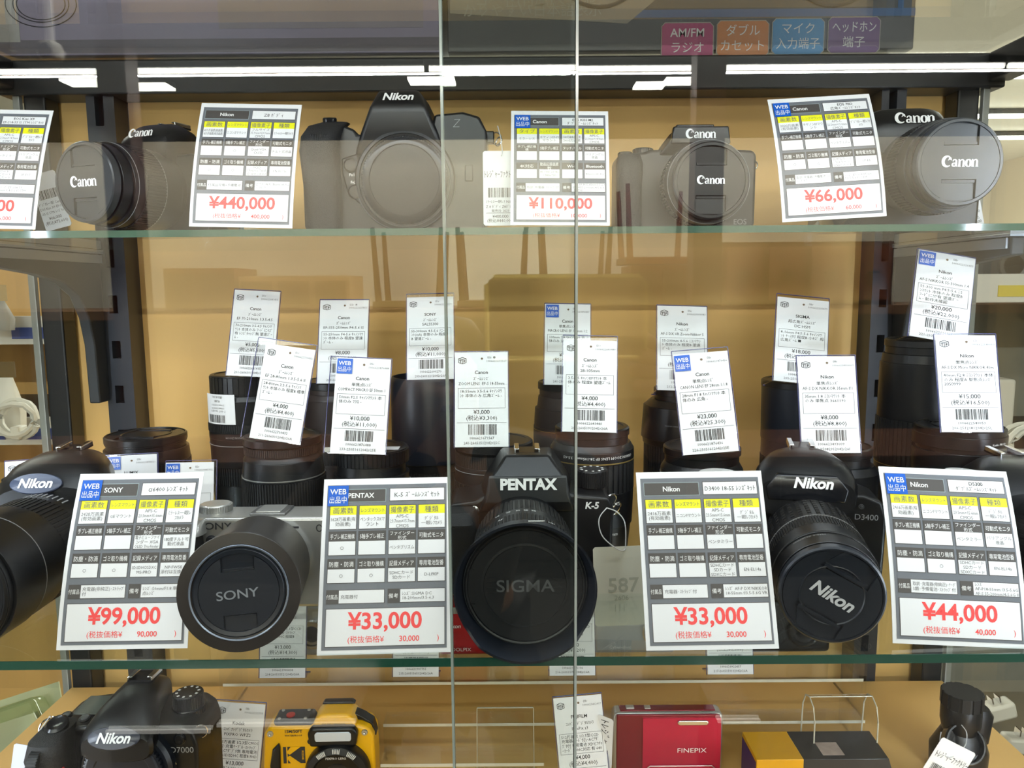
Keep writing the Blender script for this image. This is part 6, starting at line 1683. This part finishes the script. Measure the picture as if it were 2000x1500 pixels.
# ------------------------------------------------------------------ the photographer, half crouched, seen only as a reflection
SKIN = mat('skin', srgb(196, 146, 116), 0.5, noise=0.05)
COAT = mat('dark_brown_coat', srgb(46, 38, 36), 0.8, noise=0.2, nscale=30)
TROUS = mat('charcoal_trousers', srgb(32, 32, 36), 0.85, noise=0.2, nscale=30)
HAIRM = mat('black_hair', srgb(22, 18, 17), 0.5, noise=0.3, nscale=80)
def skin_mesh(name, pts, edges, radii, m, parent, root=0, sub=1):
    me = bpy.data.meshes.new(name)
    me.from_pydata([tuple(p) for p in pts], edges, [])
    o = bpy.data.objects.new(name, me)
    COL.objects.link(o)
    o.parent = parent
    md = o.modifiers.new('skin', 'SKIN')
    md.use_smooth_shade = True
    if not me.skin_vertices:
        me.skin_vertices.new()
    d = me.skin_vertices[0].data
    for i, r in enumerate(radii):
        d[i].radius = r if isinstance(r, tuple) else (r, r)
        d[i].use_root = i == root
    s = o.modifiers.new('smooth', 'SUBSURF')
    s.levels = s.render_levels = sub
    me.materials.append(m)
    return o
per = thing('person', 'half crouched person in a dark coat holding up a phone, mirrored in the doors', 'person', (0, 0, 0))
pel, chest, neck, head = (-0.16, -1.02, 0.56), (-0.14, -0.88, 0.93), (-0.13, -0.84, 1.05), (-0.13, -0.80, 1.16)
shL, shR = (-0.33, -0.86, 0.99), (0.06, -0.86, 0.99)
elL, elR = (-0.36, -0.55, 0.93), (0.20, -0.56, 0.93)
wrL, wrR = (-0.115, -0.14, 1.20), (0.19, -0.15, 1.20)
P = [pel, (-0.15, -0.95, 0.74), chest, neck, head, (-0.13, -0.785, 1.24)]
Rr = [(0.15, 0.11), (0.14, 0.10), (0.16, 0.11), 0.055, (0.078, 0.092), (0.066, 0.08)]
Ed = [(0, 1), (1, 2), (2, 3), (3, 4), (4, 5)]
def chain(start, pts, rad):
    a = start
    for p, r in zip(pts, rad):
        P.append(p); Rr.append(r); Ed.append((a, len(P) - 1)); a = len(P) - 1
    return a
hands = []
for sh, el, wr, s in ((shL, elL, wrL, -1), (shR, elR, wrR, 1)):
    w = chain(2, [sh, el, wr], [0.06, 0.045, 0.028])
    palm = (wr[0] - s * 0.02, wr[1] + 0.055, wr[2] + 0.035)
    p = chain(w, [palm], [(0.036, 0.018)])
    for k in range(4):
        off = (k - 1.5) * 0.017
        b = (palm[0] - s * 0.012, palm[1] + 0.030, palm[2] + 0.03 + off * 0.6)
        m_ = (palm[0] - s * (0.030 + 0.004 * (k % 2)), palm[1] + 0.052, palm[2] + 0.036 + off)
        t_ = (palm[0] - s * (0.052 - 0.006 * abs(k - 1)), palm[1] + 0.050, palm[2] + 0.04 + off)
        chain(p, [b, m_, t_], [0.009, 0.0085, 0.007])
    chain(p, [(palm[0] - s * 0.018, palm[1] - 0.004, palm[2] + 0.034), (palm[0] - s * 0.04, palm[1] + 0.006, palm[2] + 0.056)], [0.011, 0.009])
for s, hip, knee, ank, toe in ((-1, (-0.25, -1.00, 0.52), (-0.30, -0.66, 0.50), (-0.28, -0.92, 0.09), (-0.30, -0.76, 0.035)), (1, (-0.06, -1.00, 0.52), (0.03, -0.66, 0.50), (0.02, -0.92, 0.09), (0.04, -0.76, 0.035))):
    chain(0, [hip, knee, ank, toe], [0.085, 0.06, 0.042, (0.045, 0.03)])
skin_mesh('body', P, Ed, Rr, SKIN, per)
cp = [pel, (-0.15, -0.95, 0.74), chest, (-0.135, -0.845, 1.02), shL, elL, tuple(0.85 * b + 0.15 * a for a, b in zip(elL, wrL)), shR, elR, tuple(0.85 * b + 0.15 * a for a, b in zip(elR, wrR))]
skin_mesh('coat', cp, [(0, 1), (1, 2), (2, 3), (2, 4), (4, 5), (5, 6), (2, 7), (7, 8), (8, 9)], [(0.18, 0.14), (0.17, 0.13), (0.19, 0.14), 0.075, 0.08, 0.062, 0.045, 0.08, 0.062, 0.045], COAT, per)
tp = [pel, (-0.25, -1.00, 0.52), (-0.30, -0.66, 0.50), (-0.28, -0.90, 0.12), (-0.06, -1.00, 0.52), (0.03, -0.66, 0.50), (0.02, -0.90, 0.12)]
skin_mesh('trousers', tp, [(0, 1), (1, 2), (2, 3), (0, 4), (4, 5), (5, 6)], [(0.17, 0.13), 0.105, 0.08, 0.06, 0.105, 0.08, 0.06], TROUS, per)
hp = [(-0.13, -0.835, 1.13), (-0.13, -0.84, 1.20), (-0.13, -0.81, 1.265), (-0.13, -0.76, 1.268)]
skin_mesh('hair', hp, [(0, 1), (1, 2), (2, 3)], [(0.085, 0.05), (0.092, 0.075), (0.082, 0.06), (0.06, 0.025)], HAIRM, per)
g = G()
for dx in (-0.032, 0.032):
    g.lathe([(0.011, 0), (0.008, 0.005), (0.001, 0.006)], 14, T(-0.13 + dx, -0.722, 1.168) @ RX(-90))
g.obj('eyes', INK, per, scale=1.0)
g = G(); g.sloft([(1.115, -0.13, -0.724, 0.018, 0.006, 2), (1.121, -0.13, -0.722, 0.024, 0.007, 2), (1.127, -0.13, -0.724, 0.018, 0.006, 2)], 14); g.obj('mouth', mat('lip', srgb(150, 84, 78), 0.5), per, scale=1.0)
g = G(); g.sloft([(1.132, -0.13, -0.712, 0.015, 0.016, 2), (1.142, -0.13, -0.710, 0.013, 0.014, 2), (1.17, -0.13, -0.722, 0.007, 0.006, 2)], 14); g.obj('nose', SKIN, per, scale=1.0)
# the phone: its camera sits in the corner behind the lens of this picture
ph = thing('smartphone', 'phone in a gold rimmed clear case held up to the doors, seen as a reflection', 'phone', (0.054, -0.012, EZ - 0.030))
g = G(); g.prism([(-76, -38), (76, -38), (76, 38), (-76, 38)], -4, 4); g.obj('body', mat('phone_back', srgb(120, 92, 56), 0.3), ph, bevel=3)
g = G()
g.tube([(x, 0, z) for x, z in [(-70, -39), (70, -39), (77, -32), (77, 32), (70, 39), (-70, 39), (-77, 32), (-77, -32)]], 3.0, 8, closed=True)
g.obj('case_rim', mat('gold_case_rim', srgb(236, 206, 120), 0.25, 0.3), ph)
g = G(); g.prism([(-74, 10), (-36, 10), (-36, 36), (-74, 36)], 3.5, 6); g.obj('camera_plate', mat('camera_plate_black', (0.03, 0.028, 0.025), 0.2), ph, bevel=2)
bpy.data.objects.remove(_to)
